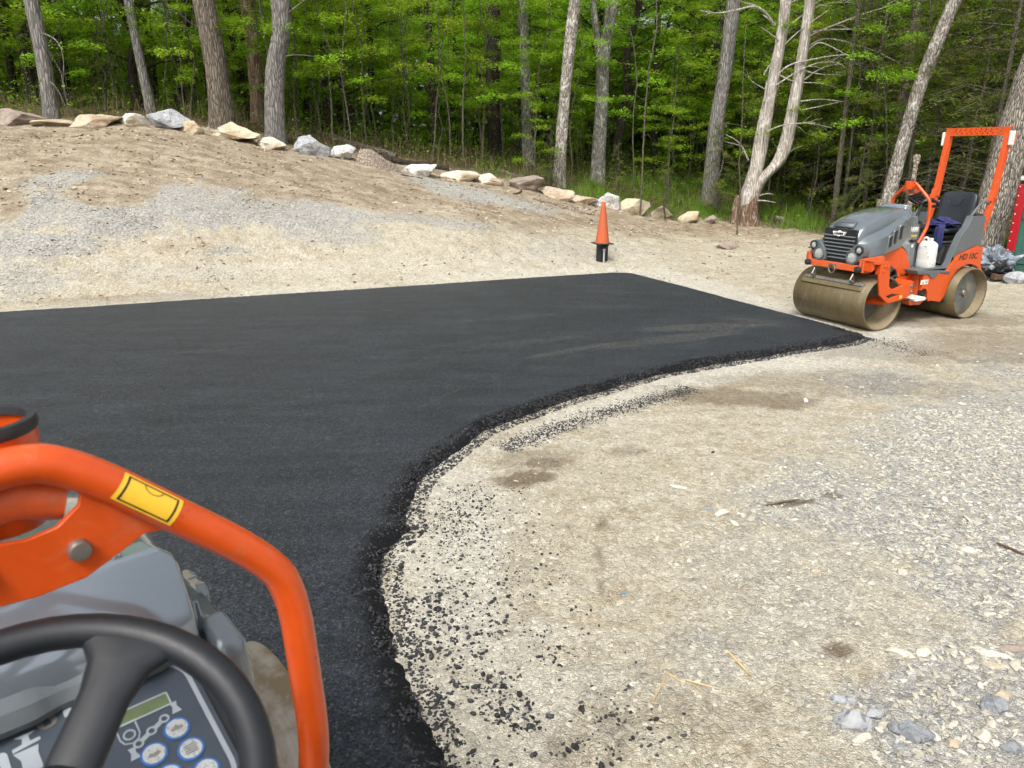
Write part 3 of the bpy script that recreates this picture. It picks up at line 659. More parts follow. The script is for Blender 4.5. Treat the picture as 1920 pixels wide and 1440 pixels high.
def make_conifer(seed, hgt=9, z0=1.5, nb=60, ln=1.9, need=170, r0=.06, size=.10, live=.45):
    r = np.random.default_rng(seed); pts = wob(r, (0,0,-.2), (r.normal(0,.2), r.normal(0,.2), hgt), 9, .06); mb = MB(); stem_mb(mb, pts, r0, r0*.2, 8); parts = []
    for i in range(nb):
        f = (i+.5)/nb; z = z0*.5+(hgt-z0*.5)*f; k = min(8, int(z/hgt*9)); p = pts[k].lerp(pts[k+1], z/hgt*9-k); az = r.uniform(0, 6.28)
        l = ln*r.uniform(.6,1.1)*(1-.7*f); e = p+Vector((math.cos(az)*l, math.sin(az)*l, -.05*l)); mid = (p+e)/2+Vector((r.normal(0,.05),r.normal(0,.05),.12*l))
        mb.tube([p, mid, e], [.010, .007, .003], 3, cap=False)
        for s in (-1,1):
            for q_ in (.4,.65,.85):
                a2 = az+s*.9; q = p+(e-p)*q_; mb.tube([q, q+Vector((math.cos(a2), math.sin(a2), -.1))*l*.3*(1.2-q_)], [.004,.002], 3, cap=False)
        if z > z0 or r.uniform() < .35:
            nn = int(need*l/ln*(live if z < z0*2 else 1))
            parts.append(spray(r, p+(e-p)*.3, az, l*.8, nn, l*.30, 0, .3, thick=.035))
    return mb, leafmesh('crown', parts, r, size, .6, .16, .45, .28)
def proto(mk, mat, bmat, names=('trunk','crown')):
    mb, lm = mk; o = mb.build('trunk', M[bmat]); tm = o.data; bpy.data.objects.remove(o)
    lm.materials.append(M[mat]); return tm, lm
SAP = [proto(make_sapling(100+i, h, nb, z0, ln, lv), 'leaf', 'stem') for i, (h, nb, z0, ln, lv) in enumerate(((6,15,1.6,(1.1,2.3),230),(7.5,18,2.2,(1.2,2.5),220),(5,13,.9,(.9,1.9),240),(8,20,1.2,(1.3,2.6),210),(4,11,.7,(.8,1.5),220)))]
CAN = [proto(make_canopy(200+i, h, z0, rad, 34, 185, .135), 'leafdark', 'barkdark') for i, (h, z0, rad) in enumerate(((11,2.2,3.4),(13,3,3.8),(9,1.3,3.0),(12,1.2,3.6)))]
CON = [proto(make_conifer(300+i, h, z0, nb, ln, nd), 'needle', 'stem') for i, (h, z0, nb, ln, nd) in enumerate(((9,1.4,80,2.0,330),(11,2.2,95,2.2,300),(3.2,.3,40,1.0,260)))]
def plant(name, P, x, y, s, rz, lab, cat, group, lean=(0,0), z=None, barkmat=None):
    zz = h1(x, y) if z is None else z
    e = empty(name, (x, y, zz-.03), rz); e.scale = (s,s,s); e.rotation_euler = (lean[0], lean[1], rz)
    o1 = link('trunk', P[0], None, e); link('crown', P[1], None, e)
    if barkmat: o1.material_slots[0].link = 'OBJECT'; o1.material_slots[0].material = M[barkmat]
    return tag(e, lab, cat, group)

# ------------------------------------------------------------------ the wood: every tree of its own
r = np.random.default_rng(77)
placed = []
def free(x, y, d):
    for a, b in placed:
        if (a-x)**2+(b-y)**2 < d*d: return False
    return True
def inview(x, y, m=1.0): return abs(x) < (y*1.0)*.70+m
# big front trunks (pixel of the foot, pixel of the stem at the top of the picture, width in px, depth, bark, words)
def big(name, pts, Yd, w0, w1, bmat, lab, cat='tree', group=None, hgt=None, seg=26, flare=1.5, extra=None, crown=None, knobs=.05, split=None):
    """pts: sight points at one distance giving the bends of the stem"""
    P_ = [at(a, b, Yd) for a, b in pts]; base = P_[0].copy(); base.z = h1(base.x, base.y)-.25
    top = P_[-1]+(P_[-1]-P_[-2]).normalized()*(hgt or 5.0)
    path = smoothpath([base]+P_[(1 if len(P_) > 1 else 0):]+[top], 3)
    e = empty(name, (base.x, base.y, base.z+.25)); o = Vector(e.location)
    px2m = Yd/F*.92; mb = MB()
    pts2 = []; L = [0]
    for a, b in zip(path, path[1:]): L.append(L[-1]+(b-a).length)
    tot = L[-1]; n = 20; N = max(24, int(tot/.16)); rr = np.random.default_rng(abs(hash(round(pts[0][0])*7+3)) % 9999)
    rings = []
    for i in range(N+1):
        s = tot*i/N; j = min(len(L)-2, int(np.searchsorted(L, s, 'right')-1)); p = path[j].lerp(path[j+1], (s-L[j])/(L[j+1]-L[j]+1e-9))
        f = i/N; rad = (w0+(w1-w0)*f)*px2m/2; fl = 1+(flare-1)*math.exp(-s/.38)
        ring = []
        for k in range(n):
            a = 2*math.pi*k/n; nz_ = float(vnoise(k/n*6, s*1.1+pts[0][0], 3))-.5; n2_ = float(vnoise(k/n*16, s*5+pts[0][0], 4))-.5; but = math.sin(a*5+pts[0][0])*.16*math.exp(-s/.30)
            q = rad*fl*(1+nz_*.18+n2_*knobs*2+but); ring.append((p.x+math.cos(a)*q-o.x, p.y+math.sin(a)*q-o.y, p.z-o.z))
        rings.append(ring)
    mb.loft(rings); t_ = mb.build('trunk', M[bmat], e, ang=60)
    if extra:
        for pl, r0_ in extra:
            br = MB(); q = [Vector(v)-o for v in pl]; q = smoothpath(q, 2); m = len(q); br.tube(q, [r0_*(1-.85*i/(m-1)) for i in range(m)], 6); br.build('branch', M[bmat if bmat not in ('barkgrey',) else 'barkgrey'], e)
    if crown == 9:
        c = link('crown', CAN[crown][1], None, e); c.location = top-o-Vector((0,0,9.5)); c.rotation_euler = (0,0,pts[0][0])
    placed.append((base.x, base.y)); return tag(e, lab, cat, group)
def bp(Y, *pts): return [at(a, b, Y+c) for a, b, c in pts]
FG = 'tall trees at the front of the wood'
big('tree', [(98,224),(82,110),(58,0)], 18.6, 26, 21, 'barkgrey', 'grey trunk leaning left at the far left behind the big tan boulder', group=FG, crown=0, extra=[(bp(18.6,(74,60,0),(105,72,-.3),(120,100,-.5),(118,160,-.6)), .02),(bp(18.6,(90,150,0),(108,165,-.3),(125,205,-.5)), .015)])
big('tree', [(285,205),(262,110),(240,0)], 20.4, 17, 13, 'barkgrey', 'slim grey trunk leaning left, rising behind the grey and white boulder', group=FG, crown=1)
big('tree', [(416,234),(402,110),(381,0)], 19.6, 42, 28, 'bark', 'stout brown trunk with a pale bare limb, behind the long yellow boulder', group=FG, crown=2, extra=[(bp(19.6,(376,56,0),(350,38,-.3),(330,18,-.6),(312,14,-.8)), .035)])
big('tree', [(514,240),(512,130),(530,60),(526,0)], 19.8, 36, 28, 'barkgrey', 'grey trunk with a slight bend, right of the stout brown one', group=FG, crown=3, extra=[(bp(19.8,(533,105,0),(560,102,-.2),(590,106,-.3)), .015),(bp(19.8,(536,28,0),(565,5,-.3),(590,-15,-.5)), .03),(bp(19.8,(510,170,0),(495,165,-.2),(478,154,-.4)), .018)])
big('tree', [(484,236),(478,100),(462,0)], 22.6, 26, 24, 'deadbase', 'dark split trunk with reddish bare wood between the brown and grey trunks', group=FG, crown=1)
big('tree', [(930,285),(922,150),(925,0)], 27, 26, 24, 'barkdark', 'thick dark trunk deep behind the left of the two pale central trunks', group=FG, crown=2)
big('tree', [(990,305),(985,150),(979,0)], 25, 21, 17, 'barklichen', 'slender mottled trunk half hidden by sapling leaves near the middle', group=FG, crown=0)
big('tree', [(1046,345),(1058,180),(1078,0)], 22.4, 24, 18, 'barkbirch', 'pale lichen spotted trunk leaning right, behind the flat tan boulder', group=FG, crown=1)
big('tree', [(1120,332),(1128,180),(1131,105),(1150,0)], 24.2, 27, 17, 'barklichen', 'grey trunk forking into two stems above the white boulder', group=FG, crown=3, extra=[(bp(24.2,(1129,115,0),(1120,70,.1),(1112,0,.2),(1108,-60,.2)), .17)])
big('tree', [(1331,370),(1340,250),(1360,130),(1376,0)], 23.6, 30, 20, 'barkgrey', 'grey brown trunk leaning right, left of the bare dead tree', group=FG, crown=2)
big('tree', [(1672,372),(1690,200),(1722,0)], 22.4, 20, 17, 'bark', 'brown trunk in the shade behind the leaning white barked one', group=FG, crown=0)
big('tree', [(1648,402),(1688,285),(1728,150),(1790,0)], 18.6, 27, 23, 'barkbirch', 'leaning trunk with flaking white bark behind the parked roller', group=FG, crown=None, flare=1.2, extra=[(bp(18.6,(1755,120,0),(1740,150,.3),(1725,170,.5)), .02)])
big('tree', [(1838,500),(1866,380),(1906,240),(1965,60)], 14.8, 62, 54, 'barkrough', 'thick leaning trunk with deep furrowed bark behind the roller seat', group=FG, crown=None, flare=1.15)
big('tree', [(1565,402),(1580,250),(1612,0)], 21.4, 11, 7, 'stem', 'thin straight trunk between the bare dead tree and the leaning white one', group=FG, crown=None, flare=1.1)
# dark trunks deeper in the left wood
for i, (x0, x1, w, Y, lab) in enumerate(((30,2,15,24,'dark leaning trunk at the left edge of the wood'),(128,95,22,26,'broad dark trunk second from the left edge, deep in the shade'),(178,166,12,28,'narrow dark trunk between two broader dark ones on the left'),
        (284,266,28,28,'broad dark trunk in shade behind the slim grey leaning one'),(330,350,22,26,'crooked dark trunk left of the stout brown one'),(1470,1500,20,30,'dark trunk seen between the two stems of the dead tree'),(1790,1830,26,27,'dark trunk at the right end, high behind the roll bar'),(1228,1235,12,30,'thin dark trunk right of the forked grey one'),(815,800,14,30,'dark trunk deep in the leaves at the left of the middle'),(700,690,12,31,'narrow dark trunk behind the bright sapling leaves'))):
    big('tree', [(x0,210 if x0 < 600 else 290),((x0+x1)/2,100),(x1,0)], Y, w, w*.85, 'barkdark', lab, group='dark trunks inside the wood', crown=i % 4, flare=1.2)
# the dead tree: two bare stems from one splintered foot
def deadtree():
    Y = 22.2; b0 = at(1404,420,Y); e = empty('dead_tree', (b0.x, b0.y, h1(b0.x, b0.y))); o = Vector(e.location); k = Y/F
    def stem(pts, ws, nm, mat, n=18):
        q = [at(a, b, Y+c)-o for a, b, c in pts]; m = len(q)
        # densify
        Q = []; Wd_ = []
        for i in range(m-1):
            for j in range(6):
                f = j/6; p0 = q[max(i-1,0)]; p1 = q[i]; p2 = q[i+1]; p3 = q[min(i+2,m-1)]
                Q.append(.5*((2*p1)+(p2-p0)*f+(2*p0-5*p1+4*p2-p3)*f*f+(3*p1-p0-3*p2+p3)*f**3)); Wd_.append(ws[i]+(ws[i+1]-ws[i])*f)
        Q.append(q[-1]); Wd_.append(ws[-1]); mb = MB(); rings = []
        for i, p in enumerate(Q):
            rings.append([(p.x+math.cos(2*math.pi*j/n)*Wd_[i]*k/2*(1+.25*(float(vnoise(j/n*9, p.z*1.4, 5))-.5)+.12*math.sin(j/n*31+p.z*2)), p.y+math.sin(2*math.pi*j/n)*Wd_[i]*k/2*(1+.25*(float(vnoise(j/n*9, p.z*1.4, 6))-.5)), p.z) for j in range(n)])
        mb.loft(rings); return mb.build(nm, M[mat], e, ang=60), Q
    stem([(1402,424,0),(1402,408,0),(1404,385,0),(1408,360,0),(1408,352,0)], [48,40,34,25,12], 'foot', 'deadbase')
    A_, QA = stem([(1401,400,0),(1403,368,0),(1416,320,.0),(1434,230,0),(1452,140,-.1),(1466,60,-.1),(1476,-10,-.2),(1486,-70,-.2)], [30,31,25,22,18,17,17,14], 'stem', 'deadwood')
    B_, QB = stem([(1406,396,0),(1412,362,0),(1428,336,-.1),(1455,308,-.2),(1472,272,-.2),(1485,215,-.2),(1500,130,-.2),(1514,40,-.2),(1524,-30,-.2),(1532,-80,-.2)], [26,26,23,23,21,19,17,17,15,12], 'stem', 'deadwood')
    # broken stub and roots
    st = MB(); q = at(1380,412,Y)-o; st.loft([[(q.x+math.cos(a)*s*.13, q.y+math.sin(a)*s*.13, z+(.08*math.sin(a*3) if z > .4 else 0)) for a in np.linspace(0, 2*np.pi, 9)[:-1]] for z, s in ((-.2,1.5),(.2,1.2),(.55,1.0),(.75,.5))]); st.build('stub', M['deadbase'], e)
    BR = [((1452,48),(1435,22),(1415,10),(1385,18),(1345,26),(1312,20)),((1415,10),(1392,4),(1378,-4)),((1452,48),(1440,34),(1430,28)),
          ((1403,300),(1392,275),(1380,262),(1360,252)),((1392,275),(1378,270),(1360,266)),((1436,168),(1425,162),(1405,150),(1400,130)),((1433,190),(1436,160),(1437,150)),
          ((1458,140),(1480,120),(1520,112),(1560,104),(1605,102),(1640,112),(1680,142)),((1490,125),(1530,140),(1580,140),(1622,150)),((1460,140),(1490,155),(1540,155),(1570,165)),
          ((1500,80),(1530,60),(1570,45),(1620,25),(1680,8),(1740,-10)),((1512,62),(1550,55),(1600,55),(1630,53)),((1504,96),(1540,70),(1590,78),(1640,95),(1700,125),(1725,170)),
          ((1510,100),(1530,80),(1545,80),(1590,104)),((1482,210),(1510,205),(1545,198),(1578,190)),((1478,240),(1500,230),(1530,234)),((1438,248),(1455,238),(1480,232),(1520,230),(1560,240)),
          ((1440,170),(1470,150),(1500,130),(1540,115),(1575,118)),((1470,60),(1500,30),(1540,8),(1585,3),(1612,8)),((1476,10),(1500,-5),(1530,-20)),((1465,90),(1495,60),(1530,35),(1555,18)),
          ((1466,80),(1440,60),(1425,50)),((1432,140),(1445,118),(1460,108)),((1480,285),(1495,276),(1504,274)),((1410,370),(1440,362),(1450,365)),((1414,376),(1435,376),(1455,380)),((1414,352),(1425,345),(1434,338)),
          ((1500,190),(1540,185),(1590,192)),((1512,20),(1540,-2),(1570,-25)),((1495,160),(1520,140),(1545,125),(1570,120),(1620,118))]
    rr = np.random.default_rng(3)
    for i, pl in enumerate(BR):
        dy = rr.uniform(-1.2, .5); m = len(pl); q = smoothpath([at(a, b, Y-.15+dy*j/(m-1))-o for j, (a, b) in enumerate(pl)], 2); m = len(q)
        r0_ = (.052 if i == 0 else .03 if i in (3,) else .026)*rr.uniform(.8,1.15); mb = MB(); mb.tube(q, [r0_*(1-.82*j/(m-1)) for j in range(m)], 6)
        if len(pl) > 4:
            for z in range(5):   # side twigs
                j = int(m*rr.uniform(.35,.9)); p = q[j]; dd = (q[min(j+1,m-1)]-q[j-1]).normalized(); tw = p+dd*rr.uniform(.2,.5)+Vector((0, rr.uniform(-.2,.2), rr.uniform(-.35,.25))); mb.tube([p, (p+tw)/2+Vector((0,0,.03)), tw], [.008,.006,.003], 4)
        mb.build('branch', M['deadwood'], e)
    # hanging clump of brown needles
    C = np.array([at(1534,50,Y)-o])[0] + rr.normal(0,1,(500,3))*np.array([.06,.06,.28]); V, Fc, tn = quads(C, rr.uniform(0,6.28,500), rr.uniform(0,6.28,500), rr.uniform(.8,1.6,500), rr.uniform(.06,.14,500), np.full(500,.01), rr.uniform(.3,.8,500))
    link('dead_needles', np_mesh('dead_needles', V, Fc, {'tint': tn}), M['litter'], e)
    tag(e, 'bare silver dead tree with two stems and long dry branches', 'dead tree'); placed.append((b0.x, b0.y))
deadtree()

# named saplings in front
SG = 'young trees along the wood edge'
for i, (px_, py_, Y, s, k_, lab) in enumerate((
    (628,262,20.8,.95,0,'sapling with layered bright sprays behind the small white boulder'),(810,306,22.5,1.0,1,'straight pale stemmed sapling right of the fallen logs'),
    (560,250,22,1.0,3,'bright leafy sapling just right of the bent grey trunk'),(690,280,22,1.05,3,'bright sapling standing behind the reddish stump'),(1000,330,21.8,.7,4,'low sapling leaning over the stones left of the pale trunk'),
    (905,300,24,1.0,0,'leafy sapling in front of the thick dark central trunk'),(1190,330,24,1.0,1,'sapling right of the forked grey trunk'),(1255,345,24.5,.9,2,'low leafy sapling left of the grey brown leaning trunk'),
    (760,285,24.5,1.1,3,'tall leafy sapling behind the straight pale stemmed one'),(1085,350,24.8,.8,2,'small sapling between the pale trunk and the forked one'),(1480,360,25,1.0,1,'sapling seen behind the stems of the dead tree'),(1290,345,27,1.1,3,'taller sapling left of the dead tree, further in'))):
    p = at(px_, py_, Y); plant('sapling', SAP[k_], p.x, p.y, s, i*1.7, lab, 'young tree', SG, (r.normal(0,.03), r.normal(0,.03))); placed.append((p.x, p.y))
# leaning dead pole and thin poles on the left
PG = 'thin bare stems standing among the trees'
j = 0
for px_ in (140,205,232,238,300,318,342,350,360,446,548,562,578,592,605,655,668,705,735,770,845,868,1208,1262,1400,1600,1635,1752,1770):
    Y = r.uniform(20.5, 25) if px_ < 1300 else r.uniform(20.5, 24); p = at(px_, 240, Y); z = h1(p.x, p.y); mb = MB(); hh = r.uniform(3.5, 8); rr0 = r.uniform(.012, .03)
    stem_mb(mb, wob(r, (0,0,-.2), (r.normal(0,.35), r.normal(0,.2), hh), 8, .06), rr0, rr0*.4, 6)
    for q in range(6):
        zz = r.uniform(.5, hh*.9); a = r.uniform(0, 6.28); l = r.uniform(.3,.9); mb.tube([(0,0,zz),(math.cos(a)*l*.5,math.sin(a)*l*.5,zz+.1*l),(math.cos(a)*l,math.sin(a)*l,zz+r.uniform(-.2,.3))],[.007,.005,.002],3,cap=False)
    o = mb.build('bare_stem', M['stem']); o.location = (p.x, p.y, z); tag(o, 'thin bare grey stem standing among the trees of the wood edge', 'bare stem', PG)
for a_, b_, Y, rad, lab in (((978,322),(1010,232),21.2,.018,'thin bare pole leaning right beside the low sapling'),((1030,345),(1008,308),21.6,.012,'short bare stick leaning left at the foot of the pale trunk')):
    p = at(*a_, Y); q = at(*b_, Y); p.z = h1(p.x,p.y)-.1; mb = MB(); mb.tube([Vector((0,0,0)), (q-p)*.5+Vector((0,0,.02)), q-p], [rad, rad*.8, rad*.4], 6); o = mb.build('leaning_pole', M['stem']); o.location = p; tag(o, lab, 'pole')

# the wood behind: many trees, each its own
placed_front = list(placed)
G1, G2, G3 = 'leafy trees filling the wood', 'leafy saplings filling the wood', 'conifers on the right of the wood'
cnt = 0; tries = 0
while cnt < 150 and tries < 6000:
    tries += 1; y = 22+(58-22)*r.uniform()**1.15; x = r.uniform(-1,1)*(y*.72+5)
    if woodside(np.array([x]), np.array([y]))[0] < 3.2 or not free(x, y, 1.6+.015*y): continue
    placed.append((x,y)); cnt += 1
    plant('forest_tree', CAN[r.integers(0,4)], x, y, r.uniform(.85,1.25)*(.62 if (-.58 < x/y < -.34 and y > 27) or (.12 < x/y < .21 and y > 34) else 1), r.uniform(0,6.28), 'leafy forest tree with a dark trunk deeper in the wood', 'tree', G1)
cnt = 0; tries = 0
while cnt < 250 and tries < 6000:
    tries += 1; y = 20+(42-20)*r.uniform()**1.5; x = r.uniform(-1,1)*(y*.70+2)
    wsd = woodside(np.array([x]), np.array([y]))[0]; right = x/y > .40
    if wsd < 1.3 or not free(x, y, .8) or (right and r.uniform() < .45): continue
    if x/y < -.42 and r.uniform() < .35: continue
    placed.append((x,y)); cnt += 1
    plant('forest_sapling', SAP[r.integers(0,5)], x, y, r.uniform(.7,1.15), r.uniform(0,6.28), 'leafy young tree among the others inside the wood', 'young tree', G2)
cnt = 0; tries = 0
while cnt < 96 and tries < 6000:
    tries += 1; y = 17.5+15*r.uniform()**1.4; x = y*r.uniform(.30,.80)
    wsd = woodside(np.array([x]), np.array([y]))[0]
    if wsd < 2.2 or not free(x, y, .9) or abs(x/y-.355) < .03 and y < 22: continue
    placed.append((x,y)); cnt += 1; k_ = r.integers(0,2) if r.uniform() < .8 else 2
    plant('conifer', CON[k_], x, y, r.uniform(.75,1.15), r.uniform(0,6.28), 'scraggly olive green conifer with thin dry branches on the right side', 'conifer', G3)
for px_, py_, Y, s, lab in ((1030,352,21.9,.55,'small soft pine at the foot of the pale lichen spotted trunk'),(1350,372,22.6,.85,'small pine growing against the grey brown leaning trunk'),(1248,385,22,.5,'little pine in the grass left of the grey brown leaning trunk'),(1160,345,23,.5,'little pine right of the forked grey trunk'),(1600,400,20.5,.8,'small conifer behind the front of the parked roller'),(200,215,20.5,.7,'small conifer at the left behind the grey boulder')):
    p = at(px_, py_, Y); plant('small_pine', CON[2], p.x, p.y, s, Y, lab, 'young pine', 'small pines at the wood edge')
# far woodland, ground cover, litter
r = np.random.default_rng(5); n = 170000; a = r.uniform(-.85,.85,n); y = r.uniform(46,66,n); x = a*y; zb = H0(x, y); top = 14+6*fbm(a*14, y*.02, 33, 4)-11*sstep(-.62,-.5,a)*(1-sstep(-.38,-.28,a))-9*sstep(.13,.16,a)*(1-sstep(.19,.22,a)); z = zb-.3+top*r.uniform(0,1,n)**1.15
cl = fbm(x*.45+z*.13, z*.5-x*.08, 35, 3); kp = (cl > .27+.17*sstep(5, 16, z-zb)); C = np.stack([x,y,z],1)[kp]; m = len(C)
V, Fc, tn = quads(C, r.uniform(0,6.28,m), r.uniform(0,6.28,m), np.abs(r.normal(0,.7,m)), r.uniform(.35,.7,m), r.uniform(.25,.45,m), np.clip(r.normal(.45,.25,m),0,1))
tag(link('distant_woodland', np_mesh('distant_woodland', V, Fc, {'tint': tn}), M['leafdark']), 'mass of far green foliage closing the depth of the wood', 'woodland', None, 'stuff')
# low undergrowth: leafy shoots and brush over the woodland floor
n = 120000; x = r.uniform(-20,24,n); y = r.uniform(15,44,n); wsd = woodside(x, y); cl = fbm(x*.8, y*.8, 44, 4); kp = (wsd > 1.0) & (cl > .46-.04*(wsd > 4)) & (r.uniform(size=n) < np.where(y > 30, .5, 1)); x, y, wsd = x[kp], y[kp], wsd[kp]
z = zat(x, y)+r.uniform(0,1,len(x))**1.7*(.25+1.3*fbm(x*1.7, y*1.7, 45, 3))*np.minimum(1, wsd/3+.25); m = len(x)
V, Fc, tn = quads(np.stack([x,y,z],1), r.uniform(0,6.28,m), r.uniform(0,6.28,m), np.abs(r.normal(0,.5,m)), r.uniform(.05,.12,m), r.uniform(.03,.07,m), np.clip(r.normal(.4,.25,m),0,1))
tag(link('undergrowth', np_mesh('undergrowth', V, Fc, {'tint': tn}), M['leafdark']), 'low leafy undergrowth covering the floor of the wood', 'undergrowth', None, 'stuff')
def blades(name, x, y, hmin, hmax, wd, mat, seed, lab, cat, base=.5):
    r = np.random.default_rng(seed); z = zat(x, y); n = len(x); h = r.uniform(hmin,hmax,n); a = r.uniform(0,6.28,n); le = r.uniform(.1,.6,n)*h; b = r.uniform(0,6.28,n)
    p = np.stack([x,y,z-.02],1); s = np.stack([np.cos(a),np.sin(a),0*a],1)*wd; t1 = p+np.stack([np.cos(b)*le*.4,np.sin(b)*le*.4,h*.6],1); t2 = p+np.stack([np.cos(b)*le,np.sin(b)*le,h],1)
    V = np.stack([p-s,p+s,t1+s*.7,t1-s*.7,t1-s*.7,t1+s*.7,t2+s*.1,t2-s*.1],1).reshape(-1,3); Fc = np.arange(n*8).reshape(-1,4); tag(link(name, np_mesh(name, V, Fc, {'tint': np.repeat(np.clip(r.normal(base,.25,n),0,1),8)}), M[mat]), lab, cat, None, 'stuff')
n = 190000; x = r.uniform(-1,14,n); y = r.uniform(15,28,n); wsd = woodside(x,y); px_, py_ = to_px(x,y,zat(x,y)); g_ = sstep(.40,.58,fbm(x*1.6,y*1.6,8))*patch(px_, py_, [(1300,382,200,30,6),(1500,412,130,22,10),(1640,430,130,20,0),(1120,355,90,14,8,.6),(1850,480,120,22,0)], fbm(x*.8,y*.8,3), .4, .8); kp = (wsd > -.1) & (r.uniform(size=n) < g_+.05)
blades('grass', x[kp], y[kp], .08, .34, .006, 'grass', 1, 'fresh green grass and weeds behind the boulders on the right', 'grass')
n = 9000; x = r.uniform(-18,14,n); y = r.uniform(15,25,n); wsd = woodside(x,y); kp = (wsd > .2) & (wsd < 6); blades('dry_brush', x[kp], y[kp], .15, .75, .004, 'straw', 2, 'dry thin brush and weeds on the dim woodland floor', 'brush')
n = 26000; x = r.uniform(-20,22,n); y = r.uniform(14,36,n); wsd = woodside(x,y); kp = wsd > -.2-.7*r.uniform(size=n)**3; x, y = x[kp], y[kp]; m = len(x)
V, Fc, tn = quads(np.stack([x,y,zat(x,y)+r.uniform(.0,.09,m)],1), r.uniform(0,6.28,m), r.uniform(0,6.28,m), np.abs(r.normal(0,.5,m)), r.uniform(.05,.11,m), r.uniform(.03,.06,m), r.uniform(0,1,m))
tag(link('leaf_litter', np_mesh('leaf_litter', V, Fc, {'tint': tn}), M['litter']), 'brown fallen leaves lying under the trees', 'leaf litter', None, 'stuff')

# ------------------------------------------------------------------ boulders
BD = [(25,236,92,34,'brown','low brown grey boulder at the left edge of the picture'),(82,238,84,15,'tan','flat tan slab lying between the first two boulders'),(172,240,98,35,'tan','large tan boulder with a flat cracked top near the left'),(108,236,34,10,'white','small white stone in front of the flat tan slab'),
      (246,238,56,27,'cream','cream block left of the grey and white boulder'),(303,240,82,42,'grey','craggy grey and white boulder, highest in the line'),(350,246,62,29,'yellow','rust speckled tan boulder right of the grey craggy one'),(430,262,102,36,'yellow','long yellow tan boulder in front of the stout brown trunk'),
      (512,278,62,26,'cream','low cream boulder between the long yellow one and the pointed white one'),(578,290,72,46,'grey','pointed grey white boulder with a steep peak'),(637,297,54,28,'white','bright white rounded boulder beside the pointed one'),
      (782,328,70,30,'white','rough whitish boulder right of the reddish stump'),(857,338,80,24,'cream','long pale boulder with a straight flat top'),(921,347,50,28,'cream','small wedge shaped pale boulder'),(982,356,76,34,'brown','grey brown boulder sloping down to the right'),
      (1045,374,64,30,'tan','tan boulder below the pale lichen spotted trunk'),(1095,380,52,22,'tan','low mossy tan boulder left of the white one above the cone'),(1138,388,58,32,'white','speckled white boulder right behind the cone tip'),
      (1190,404,62,36,'yellow','angular yellow boulder right of the speckled white one'),(1240,408,46,26,'tan','tan brown boulder right of the angular yellow one'),(1297,419,52,21,'yellow','low yellow boulder near the dead tree'),(1331,421,26,18,'brown','small grey tan stone last in the line before the dead tree'),(1366,466,52,16,'brown','flat brown stone lying on the dirt before the dead tree')]
for i, (cx, by, w_, h_, tone, lab) in enumerate(BD):
    p = G(cx, by); dep = p[1]*math.cos(TH)-(p[2]-CH)*math.sin(TH); k_ = dep/F
    rock('boulder', (p[0], p[1]+w_*k_*.25, h1(p[0], p[1]+w_*k_*.2)-.02), (w_*k_*1.06, w_*k_*.75, h_*k_*1.2), r.uniform(-.25,.25), RK[tone], 500+i*3, lab, n=12)
BRK = MB()
# logs, sticks, stump
def log(name, a, b, rad, mat, lab, cat='log', group=None, bend=.03, n=10, taper=.75):
    p = G(*a); q = G(*b); P_ = Vector(p)+Vector((0,0,rad*.7)); Q_ = Vector(q)+Vector((0,0,rad*.7)); m = 9; pts = []
    for i in range(m):
        v = P_.lerp(Q_, i/(m-1)); v.z = h1(v.x, v.y)+rad*.65; v += Vector((r.normal(0,bend), r.normal(0,bend), 0)); pts.append(v-P_)
    mb = MB(); mb.tube(pts, [rad*(1-(1-taper)*i/(m-1))*r.uniform(.9,1.1) for i in range(m)], n); o = mb.build(name, M[mat]); o.location = P_; return tag(o, lab, cat, group)
log('fallen_log', (604,258), (745,300), .10, 'bark', 'long mossy fallen trunk behind the white boulders')
log('fallen_log', (712,300), (840,322), .09, 'barkdark', 'dark fallen log behind the rough whitish boulder')
log('fallen_log', (935,322), (990,336), .07, 'bark', 'short fallen log behind the sloping grey brown boulder')
log('weathered_pole', (996,374), (1080,394), .045, 'log', 'upper weathered pole lying on the dirt left of the cone', 'pole', None, .015)
log('weathered_pole', (1045,388), (1116,405), .045, 'log', 'lower weathered pole whose end reaches the cone', 'pole', None, .01)
log('dry_stick', (962,364), (996,352), .022, 'bark', 'thin dark stick below the sloping grey brown boulder', 'stick')
log('dry_stick', (750,330), (790,334), .02, 'bark', 'short stick in front of the rough whitish boulder', 'stick')
log('driftwood_root', (1225,330), (1290,362), .06, 'barkgrey', 'grey dead limb on the ground left of the dead tree', 'log')
log('cut_log', (1425,408), (1462,420), .09, 'barkdark', 'dark rotten log right of the dead tree foot', 'log')
log('cut_log', (1460,412), (1492,424), .07, 'log', 'pale broken log end near the dead tree', 'log')
p = G(700, 312); s_ = MB(); s_.loft([[(math.cos(a)*rr_*(1+.25*math.sin(a*4))+off, math.sin(a)*rr_*.8, z) for a in np.linspace(0,2*np.pi,17)[:-1]] for z, rr_, off in ((-.15,.50,.1),(.05,.42,.05),(.18,.30,-.05),(.32,.20,-.12),(.42,.10,-.18))])
o = s_.build('stump', M['log'], ang=50); o.location = p; tag(o, 'splintered reddish stump root right of the bright white boulder', 'stump')
p = at(1651,400,19.4); s_ = MB(); s_.loft([[(math.cos(a)*rr_*(1+.12*math.sin(a*5)), math.sin(a)*rr_, z+(.05*math.sin(a*3) if z > .8 else 0)) for a in np.linspace(0,2*np.pi,15)[:-1]] for z, rr_ in ((-.3,.14),(.3,.12),(.7,.11),(1.0,.115))])
o = s_.build('snag', M['deadwood'], ang=50); o.location = (p.x, p.y, h1(p.x,p.y)); tag(o, 'short grey broken snag left of the leaning white barked trunk', 'snag')
